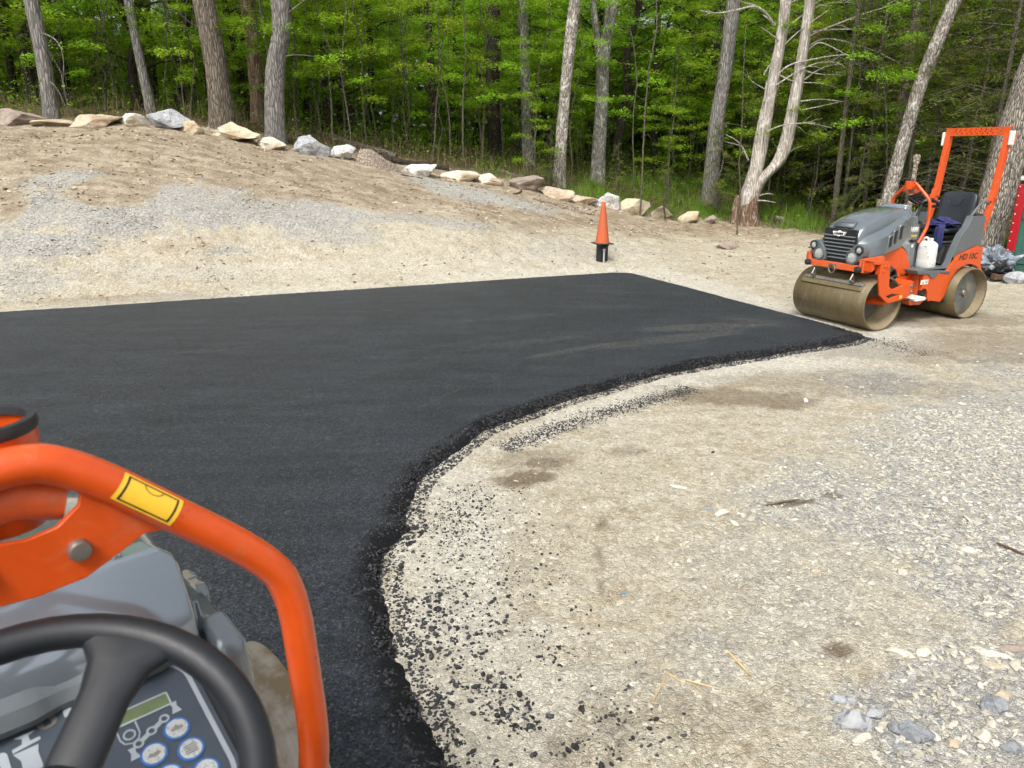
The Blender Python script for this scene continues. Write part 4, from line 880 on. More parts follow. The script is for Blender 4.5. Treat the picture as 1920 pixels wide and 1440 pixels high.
p = at(1700,420,14.5); z = h1(p.x,p.y); q = at(1719,296,14.5); s_ = MB(); s_.tube([Vector((0,0,-.2)), Vector((q.x-p.x,0,q.z-z))*.5, Vector((q.x-p.x,0,q.z-z))], [.05,.045,.042], 12); s_.lathe([(.0,0),(.055,0),(.06,.05),(.06,.12),(.05,.16),(.0,.17)], (q.x-p.x,0,q.z-z-.1), n=14)
o = s_.build('wooden_post', M['log']); o.location = (p.x,p.y,z); tag(o, 'brown wooden post with a thick head standing behind the roller hood', 'post')
#PART4
# ------------------------------------------------------------------ the tandem roller (x forward, y left, z up, origin on the ground between the drums)
def arc(cx, cy, r_, a0, a1, n): return [(cx+r_*math.cos(R(a0+(a1-a0)*i/n)), cy+r_*math.sin(R(a0+(a1-a0)*i/n))) for i in range(n+1)]
def blob(c, d, sc=.35, seed=1, sub=4):
    pass
WA = -131
def make_roller():
    e = empty('tandem_roller')
    O, Wn, Gy, Bk = M['orange'], M['orange_worn'], M['greyplastic'], M['black']
    RD, HW = .36, .60
    # drums
    for cx, rec, nm in ((.90, .34, 'front'), (-.90, .13, 'rear')):
        for sgn in (1,):
            mb = MB(); T = .018; mb.lathe([(RD,-HW+.004),(RD,HW-.004),(RD-.004,HW),(RD-T,HW),(RD-T,-HW),(RD-.004,-HW)], (cx,0,RD), 'y', 96, closed=True)
            d_ = mb.build('drum', M['drum'], e, ang=50)
            mb = MB(); mb.lathe([(RD-T-.001,-HW+.006),(RD-T-.001,HW-.006)], (cx,0,RD), 'y', 64); v = mb.v; 
            mb2 = MB(); mb2.lathe([(RD-T-.0015,-HW+.006),(RD-T-.0015,HW-.006),(RD-T-.0035,HW-.006),(RD-T-.0035,-HW+.006)], (cx,0,RD), 'y', 64, closed=True); mb2.build('drum_lining', M['drumin'], d_, ang=50)
            for s in (1,-1):
                y0 = s*(HW-rec); mb = MB(); mb.lathe([(0,y0+s*.012),(RD-T-.06,y0+s*.012),(RD-T-.035,y0),(RD-T-.004,y0-s*.01),(RD-T-.004,y0-s*.03),(0,y0-s*.03)], (cx,0,RD), 'y', 48); mb.build('drum_plate', M['drumdisc'], d_, ang=30)
                mb = MB(); mb.lathe([(0,y0+s*.045),(.032,y0+s*.045),(.040,y0+s*.035),(.040,y0),(0,y0)], (cx,0,RD), 'y', 20)
                for a in range(6): mb.lathe([(0,y0+s*.028),(.010,y0+s*.028),(.010,y0+s*.005)], (cx+.075*math.cos(a*1.047),0,RD+.075*math.sin(a*1.047)), 'y', 6)
                mb.build('hub', M['metal'], d_)
    # engine hood: sections front to back
    secs = []
    for x, zt, wt, zs, ws, zl, wl in ((1.135,1.255,.265,1.10,.345,.955,.40),(1.095,1.325,.27,1.13,.365,.955,.41),(1.02,1.385,.278,1.17,.385,.965,.415),(.84,1.455,.285,1.215,.395,.975,.42),(.72,1.492,.28,1.245,.385,.99,.405),(.5,1.54,.26,1.34,.335,1.03,.36),(.32,1.562,.24,1.41,.305,1.06,.33),(.18,1.562,.232,1.455,.282,.97,.305),(.125,1.552,.225,1.465,.273,.87,.297),(.10,1.53,.22,1.455,.268,.85,.292)):
        h_ = [(0,zt),(wt*.5,zt-.004),(wt*.86,zt-.018),(wt,zt-.045),(wt+.012,zt-.075),(wt+.02,(zt-.075)*.25+zs*.75+.012),(ws-.02,zs),(ws,zs-.025),(ws+(wl-ws)*.5,(zs+zl)/2),(wl,zl),(wl-.02,zl-.006)]
        ring = [(x, y, z) for y, z in h_] + [(x, -y, z) for y, z in reversed(h_[1:])]; secs.append(ring)
    mb = MB(); mb.loft(secs); hood = mb.build('hood', M['hood'], e, bevel=.006, ang=30)
    for s in (1,-1):
        mb = MB(); mb.prism([(.115,1.455),(.035,1.447),(.02,1.42),(.0,1.15),(-.01,.75),(.06,.745),(.115,.86)], 'y', s*.235, s*.285); mb.build('rear_corner', M['hood'], hood, bevel=.014, seg=3)
    # recessed badge field on the hood's nose with raised crest
    mb = MB(); mb.loft([[(x, y, z) for y in (-w_, w_)] for x, z, w_ in ((1.118,1.318,.16),(1.07,1.366,.155),(1.02,1.396,.135),(.99,1.408,.10))], False, False, False); 
    mb.v = [(x, y, z) for x, y, z in mb.v]; o = mb.build('badge_field', M['greyplastic'], hood); so_ = o.modifiers.new('s', 'SOLIDIFY'); so_.thickness = .006; so_.offset = 1
    text('raised_letters', 'HAMM', .075, M['hood'], hood, (1.053,0,1.392), (0,1,0), (-.62,0,.5), .003, bold=.003)
    # side vents: three slots on each side in a raised fairing
    for s in (1,-1):
        for x, z, hh in ((.66,1.15,.16),(.53,1.20,.19),(.40,1.25,.20)):
            ys_ = (.365 if x > .6 else .33 if x > .5 else .305)
            mb = MB(); mb.prism([(x-.038,z-hh/2),(x+.030,z-hh/2-.02),(x+.045,z-hh/2+.01),(x+.045,z+hh/2-.03),(x+.02,z+hh/2),(x-.03,z+hh/2+.012),(x-.045,z+hh/2-.01)], 'y', s*(ys_-.03), s*(ys_+.032))
            f_ = mb.build('vent_frame', M['hood'], hood, bevel=.006)
            mb = MB(); mb.prism([(x-.026,z-hh/2+.015),(x+.026,z-hh/2),(x+.030,z+hh/2-.04),(x-.0,z+hh/2-.018),(x-.03,z+hh/2-.01)], 'y', s*(ys_+.032), s*(ys_+.0345)); mb.build('vent_opening', Bk, f_)
        mb = MB(); mb.tube([(.11,s*.305,1.115),(.05,s*.318,1.11),(.02,s*.305,1.11)], .014, 8); mb.box((.08,s*.295,1.112),(.10,.012,.04)); mb.build('latch', Bk, hood)
        mb = MB(); mb.box((.065,s*.2865,1.05),(.045,.003,.045)); mb.build('sticker', M['whitepaint'], hood)
        text('lettering', 'HAMM', .095, M['whitepaint'], hood, (.07,s*.2875,1.265), (-s,0,0), (0,0,1), .0012, bold=.002, xs=.52) if s == 1 else None
        text('script_lettering', 'Bergen', .05, M['yellowworn'], hood, (.07,s*.2875,1.185), (-s,0,0), (0,0,1), .001, shear=.3, bold=.001, xs=.8) if s == 1 else None
    # grille
    mb = MB(); mb.prism([(-.255,1.255),(.255,1.255),(.275,1.16),(.20,.955),(.13,.865),(-.13,.865),(-.20,.955),(-.275,1.16)], 'x', 1.10, 1.150); g = mb.build('grille', Bk, e, bevel=.004)
    mb = MB(); mb.prism([(-.265,1.30),(.265,1.30),(.258,1.225),(-.258,1.225)], 'x', 1.12, 1.158); mb.build('grille_cap', Bk, g, bevel=.008)
    for i in range(7):
        z = 1.205-.048*i; w_ = (.262 if z > 1.12 else .262-(1.12-z)*.50)-.015; mb = MB()
        mb.loft([[(1.145,y,z+.012),(1.170,y,z+.004),(1.176,y,z-.006),(1.145,y,z-.002)] for y in (-w_, 0, w_)]); mb.build('slat', M['greyplastic'], g, bevel=.002)
    mb = MB(); mb.prism([(-.105,1.262),(-.03,1.262),(0,1.278),(.03,1.262),(.105,1.262),(.078,1.212),(.014,1.207),(0,1.195),(-.014,1.207),(-.078,1.212)], 'x', 1.158, 1.184); bd = mb.build('badge', M['whitepaint'], g, bevel=.002)
    text('badge_lettering', 'HAMM', .048, M['blackpaint'], bd, (1.1848,0,1.236), (0,1,0), (0,0,1), .001, bold=.002)
    # lamp pods
    for s in (1,-1):
        out = [(.17,.94),(.20,1.03),(.285,1.115),(.33,1.13),(.395,1.12),(.425,1.06),(.42,.98),(.37,.90),(.31,.85),(.22,.84),(.175,.87)]
        mb = MB(); mb.prism([(s*y, z) for y, z in out], 'x', 1.06, 1.20); pod = mb.build('lamp_pod', M['greyplastic'], e, bevel=.018, seg=3)
        for y, z, rr_ in ((.272,.95,.078),(.372,1.055,.046)):
            mb = MB(); mb.lathe([(rr_+.014,1.19),(rr_+.014,1.214),(rr_,1.218),(rr_-.004,1.204),(rr_-.004,1.19)], (0,s*y,z), 'x', 32); lm = mb.build('headlight', Bk if rr_ < .06 else M['greyplastic'], pod)
            mb = MB(); mb.lathe([(0,1.212),(rr_*.5,1.211),(rr_*.85,1.207),(rr_-.006,1.200),(rr_-.006,1.192)], (0,s*y,z), 'x', 32)
            for q in range(-2,3): mb.box((1.2125,s*y+q*rr_*.3,z),(.002,.003,rr_*1.3))
            lm2 = mb.build('lens', M['lens'], pod)
    # front bar with rubber buffers and the tow eye
    mb = MB(); mb.prism([(-.47,.955),(-.42,.955),(-.40,.86),(.40,.86),(.42,.955),(.47,.955),(.47,.775),(-.47,.775)], 'x', 1.17, 1.215)
    for s in (1,-1): mb.prism([(1.215,.955),(1.215,.775),(1.10,.76),(.80,.88),(.84,.975),(1.0,.97)], 'y', s*.44, s*.475)
    bar = mb.build('front_bar', Wn, e, bevel=.006)
    for s in (1,-1):
        mb = MB(); mb.lathe([(0,1.27),(.022,1.27),(.024,1.262),(.040,1.26),(.042,1.25),(.042,1.215)], (0,s*.415,.815), 'x', 20); mb.build('buffer', M['rubber'], bar)
        for z in (.90,.85): 
            mb = MB(); mb.lathe([(0,s*.484),(.010,s*.484),(.010,s*.474)], (1.04,0,z), 'y', 8); mb.build('bolt', M['metal'], bar)
    mb = MB(); mb.tube([(1.235,.05*math.sin(a),.775+.055*math.cos(a)) for a in np.linspace(0,2*math.pi,17)[:-1]], .010, 8, closed=True); mb.box((1.225,0,.825),(.03,.10,.03)); mb.build('tow_eye', M['metal'], bar)
    # scraper on the front of each drum
    for cx, sg in ((.90,1),(-.90,-1),(-.90,1)):
        a0 = 38 if not (cx < 0 and sg == 1) else -14; ca, sa = math.cos(R(a0)), math.sin(R(a0)); pr = Vector((cx+sg*ca*(RD+.012),0,RD+sa*(RD+.012)))
        hw_ = .50; mb = MB(); mb.beam(pr+Vector((0,-hw_,0))+Vector((sg*.004,0,.0)), pr+Vector((0,hw_,0)), .006, .12, (sg*ca,0,sa)); sc_ = mb.build('scraper', M['drum'], e, bevel=.002)
        q = pr+Vector((sg*ca*.012,0,sa*.012))+Vector((-sg*sa*.03,0,ca*.03)); mb = MB(); mb.beam(q+Vector((0,-hw_+.01,0)), q+Vector((0,hw_-.01,0)), .008, .045, (sg*ca,0,sa)); mb.build('scraper_rail', M['metal'], sc_, bevel=.002)
        for y in (-.32,.32):
            mb = MB(); mb.tube([q+Vector((0,y,.0)), q+Vector((sg*.05,y,.05)), q+Vector((sg*.01,y,.12))], .013, 6); mb.tube([q+Vector((sg*.03,y-.035,.03)), q+Vector((sg*.03,y+.035,.03))], .016, 8); mb.tube([q+Vector((0,y+.02,.03)), q+Vector((sg*.03,y+.03,.10))], .008, 6); mb.build('spring_bracket', M['metal'], sc_)
    # front frame: curved orange side under the hood
    for s in (1,-1):
        mb = MB(); mb.prism([(1.17,.95),(.84,.975),(.60,1.01),(.32,1.055),(.20,.97),(.06,.745),(.02,.62),(.02,.50),(.22,.44),(.40,.56),(.52,.70),(.80,.80),(1.17,.80)], 'y', s*.28, s*.318); mb.build('front_frame', O, e, bevel=.01)
        # yoke arm outside the front drum, on the left side only
        if s == 1:
            out = [(1.085,.905),(.915,.925),(.895,.80),(.87,.60),(.80,.555),(.60,.60),(.415,.625),(.385,.46),(.60,.40),(.855,.375),(1.03,.495),(1.09,.74)]
            hole = [(.90,.475),(.80,.500),(.66,.475),(.84,.435)]
            mb = MB(); mb.prism(out, 'y', .606, .634, [hole]); mb.prism([(1.20,.945),(.92,.925),(.92,.885),(1.20,.905)], 'y', .38, .633); mb.prism([(1.20,.944),(1.17,.944),(1.15,.83),(1.20,.80)], 'y', .44, .60)
            mb.prism([(1.089,.905),(1.060,.905),(1.055,.80),(1.089,.76)], 'y', .56, .605); mb.prism([(.60,.615),(.41,.64),(.39,.61),(.60,.585)], 'y', .34, .633); mb.prism([(.42,.64),(.39,.64),(.37,.45),(.40,.45)], 'y', .34, .60); a_ = mb.build('side_arm', O, e, bevel=.006)
            for x, z in ((.945,.86),(1.01,.87),(1.03,.81),(.435,.575),(.425,.50)):
                mb = MB(); mb.lathe([(0,.648),(.014,.648),(.017,.643),(.017,.634)], (x,0,z), 'y', 6); mb.lathe([(.024,.638),(.024,.634)], (x,0,z), 'y', 14); mb.build('bolt', M['metal'] if z < .6 else O, a_)
            mb = MB(); mb.box((.62,.6355,.445),(.05,.003,.04)); mb.build('sticker', M['yellow'], a_)
        # inside the drum: axle carrier
        mb = MB(); mb.prism([(.98,.70),(.60,.64),(.62,.40),(.80,.28),(1.0,.28),(1.05,.42)], 'y', s*.20, s*.24); mb.beam((.90,s*.24,.36),(.85,s*.60,.40),.10,.05) if s == 1 else None; mb.build('axle_carrier', O, e, bevel=.004)
        # coiled hoses between arm and frame
        if s == -1: continue
        mb = MB()
        for i in range(6): 
            rr_ = .105-.008*i; mb.tube([(.72+rr_*1.05*math.cos(a), s*(.43+.022*i), .725+rr_*math.sin(a)*1.2) for a in np.linspace(0,2*math.pi,25)[:-1]], .0135, 8, closed=True)
        mb.tube([(.80,s*.56,.70),(.70,s*.57,.72),(.56,s*.50,.68)], .012, 6); mb.build('hose_coil', M['rubber'], e)
        # entry step
        mb = MB(); mb.prism([(.33,.385),(.10,.40),(.06,.375),(.10,.35),(.30,.35)], 'y', s*.40, s*.62); mb.build('step', M['white'], e, bevel=.008)
        mb = MB(); mb.prism([(.33,.36),(.02,.34),(.10,.28),(.30,.29)], 'y', s*.20, s*.56); mb.build('step_bracket', Wn, e, bevel=.006)
    # articulation block under the deck
    mb = MB(); mb.box((.18,0,.45),(.40,.36,.26)); mb.tube([(.16,0,.24),(.16,0,.70)], .07, 16); mb.build('joint', Bk, e, bevel=.01)
    # rear frame
    for s in (1,-1):
        out = [(.03,.70),(.03,.46)]+[(-.02+.085*math.cos(R(a)), .40+.085*math.sin(R(a))) for a in (55,90,125,160,190)]+[(-.125,.33),(-.15,.295),(-.19,.305),(-.40,.27),(-.47,.33)]+arc(-.90,.36,.415,178,40,16)[0:17]+[(-1.17,.70),(-1.14,.985),(-1.04,1.01),(-.66,.90),(-.53,.78),(-.46,.70)]
        aa = [(-.90+.415*math.cos(R(q)), .36+.415*math.sin(R(q))) for q in range(0, 181, 12)]   # rear to front goes 180..0
        arcp = [(-.90+.405*math.cos(R(q)), .36+.405*math.sin(R(q))) for q in range(8, 150, 10)]
        out = [(.03,.70),(.03,.46)]+[(-.02+.085*math.cos(R(a)), .40+.085*math.sin(R(a))) for a in (55,90,125,160,190)]+[(-.125,.33),(-.15,.295),(-.19,.305),(-.40,.27),(-.47,.33)]+arcp+[(-1.27,.60),(-1.17,.72),(-1.14,.985),(-1.04,1.01),(-.66,.90),(-.53,.78),(-.46,.70)]
        mb = MB(); mb.prism(out, 'y', s*.455, s*.50); fr = mb.build('rear_frame', O, e, bevel=.01)
        text('lettering', 'HD 10C', .115, M['blackpaint'], fr, (-.86,s*.5012,.872), (-s,0,0), (-.12,0,1), .001, shear=.12, bold=.0025)
        for x, z in ((-1.09,.95),(-.64,.72)): mb = MB(); mb.lathe([(0,s*.512),(.014,s*.512),(.016,s*.50)], (x,0,z), 'y', 8); mb.build('bolt', M['metal'], fr)
        mb = MB(); mb.box((-.005,s*.5015,.575),(.15,.003,.062)); dc = mb.build('warning_sticker', M['whitepaint'], fr)
        mb = MB(); mb.prism([(.055,.552),(.0,.552),(.0275,.598)], 'y', s*.503, s*.5045); mb.build('warning_triangle', M['yellow'], dc)
        mb = MB(); mb.prism([(.040,.558),(.015,.558),(.0275,.580)], 'y', s*.5045, s*.5055); mb.build('warning_mark', M['blackpaint'], dc)
        for i_, zz in enumerate((.593,.582,.571,.560)): mb = MB(); mb.box((-.042,s*.5035,zz),(.058-(.012 if i_ % 2 else 0),.002,.004)); mb.build('print_line', M['redpaint'] if i_ == 0 else M['blackpaint'], dc)
        text('lettering', 'HAMM', .055, M['blackpaint'], fr, (.19,s*.3192,.66), (-s,0,0), (0,0,1), .001, bold=.001)
        mb = MB(); mb.box((-.02,s*.47,.40),(.12,.02,.12)); mb.tube([(-.05,s*.485,.38),(.02,s*.485,.42)], .02, 8); mb.build('hitch_recess', Bk, fr)
    mb = MB(); mb.box((-.15,0,.50),(.34,.86,.34)); mb.box((-1.20,0,.84),(.10,.90,.28)); mb.build('rear_body', Wn, e, bevel=.01)
    # deck
    mb = MB(); mb.prism([(.20,.745),(-.50,.70),(-.50,.665),(-.27,.685),(-.20,.625),(-.12,.62),(-.05,.675),(.17,.69)], 'y', -.515, .515)
    mb.box((-.17,0,.738),(.66,.94,.024)); dk = mb.build('deck', M['greyplastic'], e, bevel=.008)
    # fender consoles
    for s in (1,-1):
        out = [(-.44,.715),(-.53,.80),(-.60,1.00),(-.68,1.17),(-.78,1.27),(-.86,1.425),(-1.15,1.425),(-1.15,1.0),(-1.05,1.015),(-.66,.905),(-.53,.785)]
        mb = MB(); mb.prism(out, 'y', s*.37, s*.465); mb.build('fender_console', M['greyplastic'], e, bevel=.025, seg=3)
        mb = MB(); mb.tube(smoothpath([(-.76,s*.40,1.22),(-.90,s*.42,1.45),(-1.06,s*.425,1.60),(-1.12,s*.43,1.615),(-1.39,s*.43,1.56)],3), .017, 10); mb.build('handrail', M['greyplastic'], e)
        mb = MB(); mb.box((-1.02,s*.42,1.435),(.16,.07,.02)); mb.build('console_top', Bk, e, bevel=.004)
        # roll bar posts
        rp = MB(); rp.beam((-1.03,s*.435,.92),(-1.20,s*.435,1.36),.05,.085,(0,1,0)); rp.beam((-1.19,s*.435,1.33),(-1.275,s*.435,1.66),.06,.085,(0,1,0)); pl = rp.build('roll_bar_foot', O, e, bevel=.006)
        rp = MB(); rp.beam((-1.268,s*.43,1.64),(-1.362,s*.43,2.515),.07,.085,(0,1,0)); po = rp.build('roll_bar_post', O, e, bevel=.006)
        mb = MB(); mb.prism([(-1.215,1.60),(-1.20,1.62),(-1.235,1.76),(-1.255,1.76)], 'y', s*.40, s*.475); mb.tube([(-1.27,s*.38,1.66),(-1.27,s*.50,1.66)], .014, 8); mb.tube([(-1.27,s*.49,1.66),(-1.22,s*.50,1.66)], .010, 8); mb.build('hinge', O, po)
        mb = MB(); mb.box((-1.35,s*.492,2.46),(.10,.035,.19)); wl_ = mb.build('work_light', M['white'], e, bevel=.012)
        for zz in (2.53,2.485,2.44,2.395): mb = MB(); mb.box((-1.41,s*.495,zz),(.022,.028,.028)); mb.build('reflector', M['reflector'], wl_, bevel=.004)
    holes = []
    for y in (-.33,-.255,-.18,-.105,-.03,.045,.12,.195,.27,.345):
        for dy, z in ((0,2.555),(.035,2.53),(.012,2.583)): 
            if abs(y+dy) < .36: holes.append([(y+dy+.0115*math.cos(a), z+.0115*math.sin(a)) for a in np.linspace(0,2*math.pi,9)[:-1]])
    mb = MB(); mb.prism([(-.466,2.50),(.466,2.50),(.466,2.61),(-.466,2.61)], 'x', -1.335, -1.325, holes); mb.box((-1.375,0,2.606),(.088,.932,.008)); mb.box((-1.375,0,2.504),(.088,.932,.008)); mb.build('roll_bar_top', O, e)
    # seat
    def cushion(name, path, halfw, th, mat, parent, crown=.02):
        """padded slab: path of (x,z) along its length"""
        secs = []; m = len(path)
        for i, (x, z) in enumerate(path):
            f = i/(m-1); w_ = halfw*(1-.16*abs(2*f-1)**4) ; dx = path[min(i+1,m-1)][0]-path[max(i-1,0)][0]; dz = path[min(i+1,m-1)][1]-path[max(i-1,0)][1]; L_ = math.hypot(dx,dz); nx_, nz_ = -dz/L_, dx/L_
            t_ = th*(1-.45*abs(2*f-1)**6); ring = []
            for k in range(20):
                a = 2*math.pi*k/20; cy_ = math.copysign(abs(math.cos(a))**.55, math.cos(a))*w_; cn = math.copysign(abs(math.sin(a))**.7, math.sin(a))*t_/2
                if cn > 0: cn += crown*((cy_/w_)**2)*1.0-crown*.4 + .006*math.cos(cy_/w_*9)
                ring.append((x+nx_*cn, cy_, z+nz_*cn))
            secs.append(ring)
        mb = MB(); mb.loft(secs); return mb.build(name, mat, parent, ang=60, sub=1)
    st_ = cushion('seat', [(-.62,1.195),(-.66,1.215),(-.75,1.222),(-.9,1.215),(-1.05,1.205),(-1.12,1.20)], .275, .11, M['vinyl'], e)
    bk_ = cushion('backrest', [(-1.10,1.22),(-1.13,1.28),(-1.165,1.40),(-1.20,1.55),(-1.225,1.66),(-1.245,1.735)][::-1], .285, .11, M['vinyl'], e, .045)
    mb = MB(); mb.tube(smoothpath([(-1.112,-.12,1.64),(-1.112,-.09,1.56),(-1.095,0,1.53),(-1.112,.09,1.56),(-1.112,.12,1.64)],3), .006, 6); mb.build('seam', Bk, bk_)
    mb = MB(); mb.box((-.86,0,1.125),(.48,.44,.05)); mb.box((-.88,0,1.085),(.42,.36,.03)); mb.build('seat_pan', Bk, e, bevel=.01)
    mb = MB(); mb.box((-.86,0,1.055),(.44,.50,.018)); mb.build('seat_rail', M['metal'], e)
    mb = MB(); mb.prism([(-.54,.75),(-.62,1.03),(-1.14,1.03),(-1.14,.75)], 'y', -.36, .36); sb_ = mb.build('seat_base', Bk, e, bevel=.012)
    for y in (-.24,-.08,.08,.24): mb = MB(); mb.beam((-.532,y,.77),(-.606,y,1.01),.13,.012,(0,1,0)); mb.build('base_panel', M['rubber'], sb_, bevel=.006)
    # instrument cowl behind the hood with a steep face to the driver
    mb = MB(); mb.loft([[(x, y, z) for y, z in ((-w_,zb),(-w_,zt-.02),(-w_+.022,zt),(0,zt+.004),(w_-.022,zt),(w_,zt-.02),(w_,zb))] for x, zt, w_, zb in ((.215,1.560,.205,1.50),(.185,1.590,.212,1.46),(.135,1.592,.222,1.42),(.125,1.582,.223,1.42),(.085,1.50,.226,1.40),(.07,1.462,.224,1.38))]); cw = mb.build('dash_cowl', M['cowl'], e, bevel=.007, seg=3)
    for y in (-.14,-.07,0,.07,.14): mb = MB(); mb.tube([(.205,y,1.566),(.18,y,1.590),(.14,y,1.594)], .006, 6); mb.build('rib', M['cowl'], cw)
    mb = MB(); mb.box((-.04,0,1.03),(.16,.46,.60)); mb.build('firewall', M['hood'], e, bevel=.01)
    # instrument panel: tilted plate with rounded corners, print, display and buttons
    PX = Vector((-.075,0,1.385)); u_ = Vector((0,-1,0)); v_ = Vector((.95,0,.31)).normalized(); n_v = u_.cross(v_)
    if n_v.z < 0: n_v = -n_v
    def pt(a, b, h_): return PX+u_*a+v_*b+n_v*h_
    def rrect(w_, h_, r_, n=6):
        o = []
        for cx_, cy_, a0 in ((w_-r_,h_-r_,0),(-w_+r_,h_-r_,90),(-w_+r_,-h_+r_,180),(w_-r_,-h_+r_,270)): o += [(cx_+r_*math.cos(R(a0+90*i/n)), cy_+r_*math.sin(R(a0+90*i/n))) for i in range(n+1)]
        return o
    def plate(name, out, h0, h1_, mat, parent, holes=(), bevel=0):
        mb = MB(); mb.prism(out, 'z', h0, h1_, holes); mb.v = [tuple(pt(a, b, c)) for a, b, c in mb.v]; return mb.build(name, mat, parent, bevel=bevel)
    def sh(lst, a, b, sc=1, rot=0): c_, s2 = math.cos(rot), math.sin(rot); return [(a+(x*c_-y*s2)*sc, b+(x*s2+y*c_)*sc) for x, y in lst]
    ring_ = lambda r_, n=24: [(r_*math.cos(2*math.pi*i/n), r_*math.sin(2*math.pi*i/n)) for i in range(n)]
    plate('panel_housing', sh(rrect(.222,.150,.06),0,.020), -.12, -.004, Bk, e, bevel=.008)
    ip = plate('instrument_panel', sh(rrect(.196,.138,.055),0,.022), -.004, .004, M['panelgrey'], e, bevel=.002)
    P_, N_ = M['panelline'], M['blackpaint']
    plate('border', sh(rrect(.188,.130,.048),0,.020), .004, .0052, P_, ip, [sh(rrect(.181,.123,.042),0,.020)])
    plate('display_rim', sh(rrect(.042,.0125,.003),.106,.079), .004, .0058, P_, ip, [sh(rrect(.0395,.010,.002),.106,.079)])
    plate('display', sh(rrect(.0393,.0098,.002),.106,.079), .004, .0050, M['lcd'], ip)
    U_ = [(-.014,.022),(.014,.022),(.014,-.002),(.010,-.011),(0,-.015),(-.010,-.011),(-.014,-.002)]
    plate('print', sh(U_,.082,.048), .004, .0052, P_, ip, [sh([(x*.86, y*.9) for x, y in U_],.082,.048)])
    plate('print', sh(ring_(.0085),.082,.049), .004, .0053, P_, ip, [sh(ring_(.0062),.082,.049)])
    for a, b in ((.130,.049),(.109,.039),(.088,.029)): plate('print', sh(ring_(.0072),a,b), .004, .0054, P_, ip, [sh(ring_(.0042),a,b)])
    for a, b in ((.1195,.044),(.0985,.034)): plate('print', sh(rrect(.0075,.0035,.001),a,b,1,.44), .004, .0050, P_, ip)
    for a, b in ((.149,.060),(.078,.018)): plate('print', sh([(-.007,-.010),(.007,-.010),(.003,.001),(.005,.009),(-.005,.009),(-.003,.001)],a,b), .004, .0052, P_, ip)
    for a, b in ((.139,.024),(.100,.002),(.144,-.017),(.106,-.040),(.150,-.058)):
        plate('button_ring', sh(ring_(.0180,30),a,b), .004, .0062, M['bluering'], ip, [sh(ring_(.0150,30),a,b)]); bt = plate('button', sh(ring_(.0149,30),a,b), .004, .0072, M['button'], ip, bevel=.0006)
    for a, b, k_ in ((.139,.024,0),(.100,.002,1),(.144,-.017,2),(.106,-.040,0)):
        if k_ == 0: plate('print', sh([(-.008,-.003),(.008,-.003),(.008,.001),(.003,.002),(0,.006),(-.005,.002),(-.008,.001)],a,b), .0072, .0077, M['metal'], ip)
        if k_ == 1: plate('print', sh([(-.009,-.002),(0,-.006),(.009,-.002),(.006,.002),(0,0),(-.005,.003)],a,b), .0072, .0077, M['metal'], ip)
        if k_ == 2:
            for j in range(4): plate('print', sh(rrect(.0085,.0011,.0003),a,b-.006+j*.004), .0072, .0077, M['metal'], ip)
    plate('print', sh([(-.016,.012),(.018,.016),(.018,.021),(.006,.021),(.006,.030),(.014,.034),(-.010,.034),(-.002,.029),(-.004,.020),(-.016,.018)],-.034,.088), .004, .0052, P_, ip)
    plate('print', sh([(-.012,-.04),(.012,-.04),(.011,.0),(.014,.010),(-.016,.010),(-.010,-.004)],-.034,.088), .004, .0052, P_, ip)
    plate('print', sh(rrect(.026,.024,.007),-.082,.085), .004, .0052, P_, ip, [sh(ring_(.012),-.078,.085)]); plate('print', sh(ring_(.009),-.078,.085), .004, .0050, M['metal'], ip)
    plate('print', sh(ring_(.0125),-.003,.128), .004, .0052, M['metal'], ip, [sh([(-.005,-.007),(.005,-.007),(.004,.002),(0,.008),(-.004,.002)],-.003,.128)])
    plate('print', sh(rrect(.006,.006,.001),.024,.128), .004, .0052, P_, ip); plate('print', sh(rrect(.010,.006,.002),.070,.118), .004, .0050, M['metal'], ip)
    plate('print', sh(rrect(.018,.014,.004),.02,.03), .004, .0050, M['metal'], ip, [sh(ring_(.009),.02,.03)])
    # wavy grey lip over the panel, below the cowl
    mb = MB(); mb.loft([[(.080-.010*w_, y, 1.466+w_*.010),(.058-.018*w_, y, 1.460+w_*.010),(.048-.018*w_, y, 1.444+w_*.006),(.050-.01*w_, y, 1.434),(.085, y, 1.434)] for y, w_ in [(q, max(0, min(1, 2.2*abs(math.sin(q*19+.6))-.7))) for q in np.linspace(-.205,.205,25)]]); mb.build('panel_lip', Gy, e)
    # steering wheel on its column
    wc = Vector((-.345,.05,1.620)); wn = Vector((-.39,0,.92)).normalized(); wu = Vector((0,1,0)); wv = wn.cross(wu)
    RW = .190; mb = MB(); mb.tube([wc+(wu*math.cos(a)+wv*math.sin(a))*RW for a in np.linspace(0,2*math.pi,49)[:-1]], .0190, 16, closed=True); sw = mb.build('steering_wheel', M['wheelgrip'], e)
    for ang_ in (WA, WA+120, WA+240):
        a = R(ang_); d_ = wu*math.cos(a)+wv*math.sin(a); t_ = wn.cross(d_); mb = MB(); secs = []
        for f, w_, th in ((0,.030,.016),(.25,.027,.014),(.6,.027,.013),(.78,.034,.013),(.90,.052,.014),(.97,.078,.012)):
            c_ = wc-wn*(.035*(1-f)**1.5)+d_*(RW*f); secs.append([c_+t_*w_*math.copysign(abs(math.cos(q))**.6, math.cos(q))+wn*th*math.sin(q) for q in np.linspace(0,2*math.pi,13)[:-1]])
        mb.loft(secs); mb.build('spoke', M['wheelgrip'], sw, ang=60)
    mb = MB(); mb.tube([wc-wn*.05, wc-wn*.03, wc-wn*.012, wc-wn*.005], [.040,.046,.044,.034], 24); mb.build('wheel_hub', M['wheelgrip'], sw)
    mb = MB(); mb.tube([wc-wn*.05, wc-wn*.22], .022, 12); mb.build('steering_column', Bk, e)
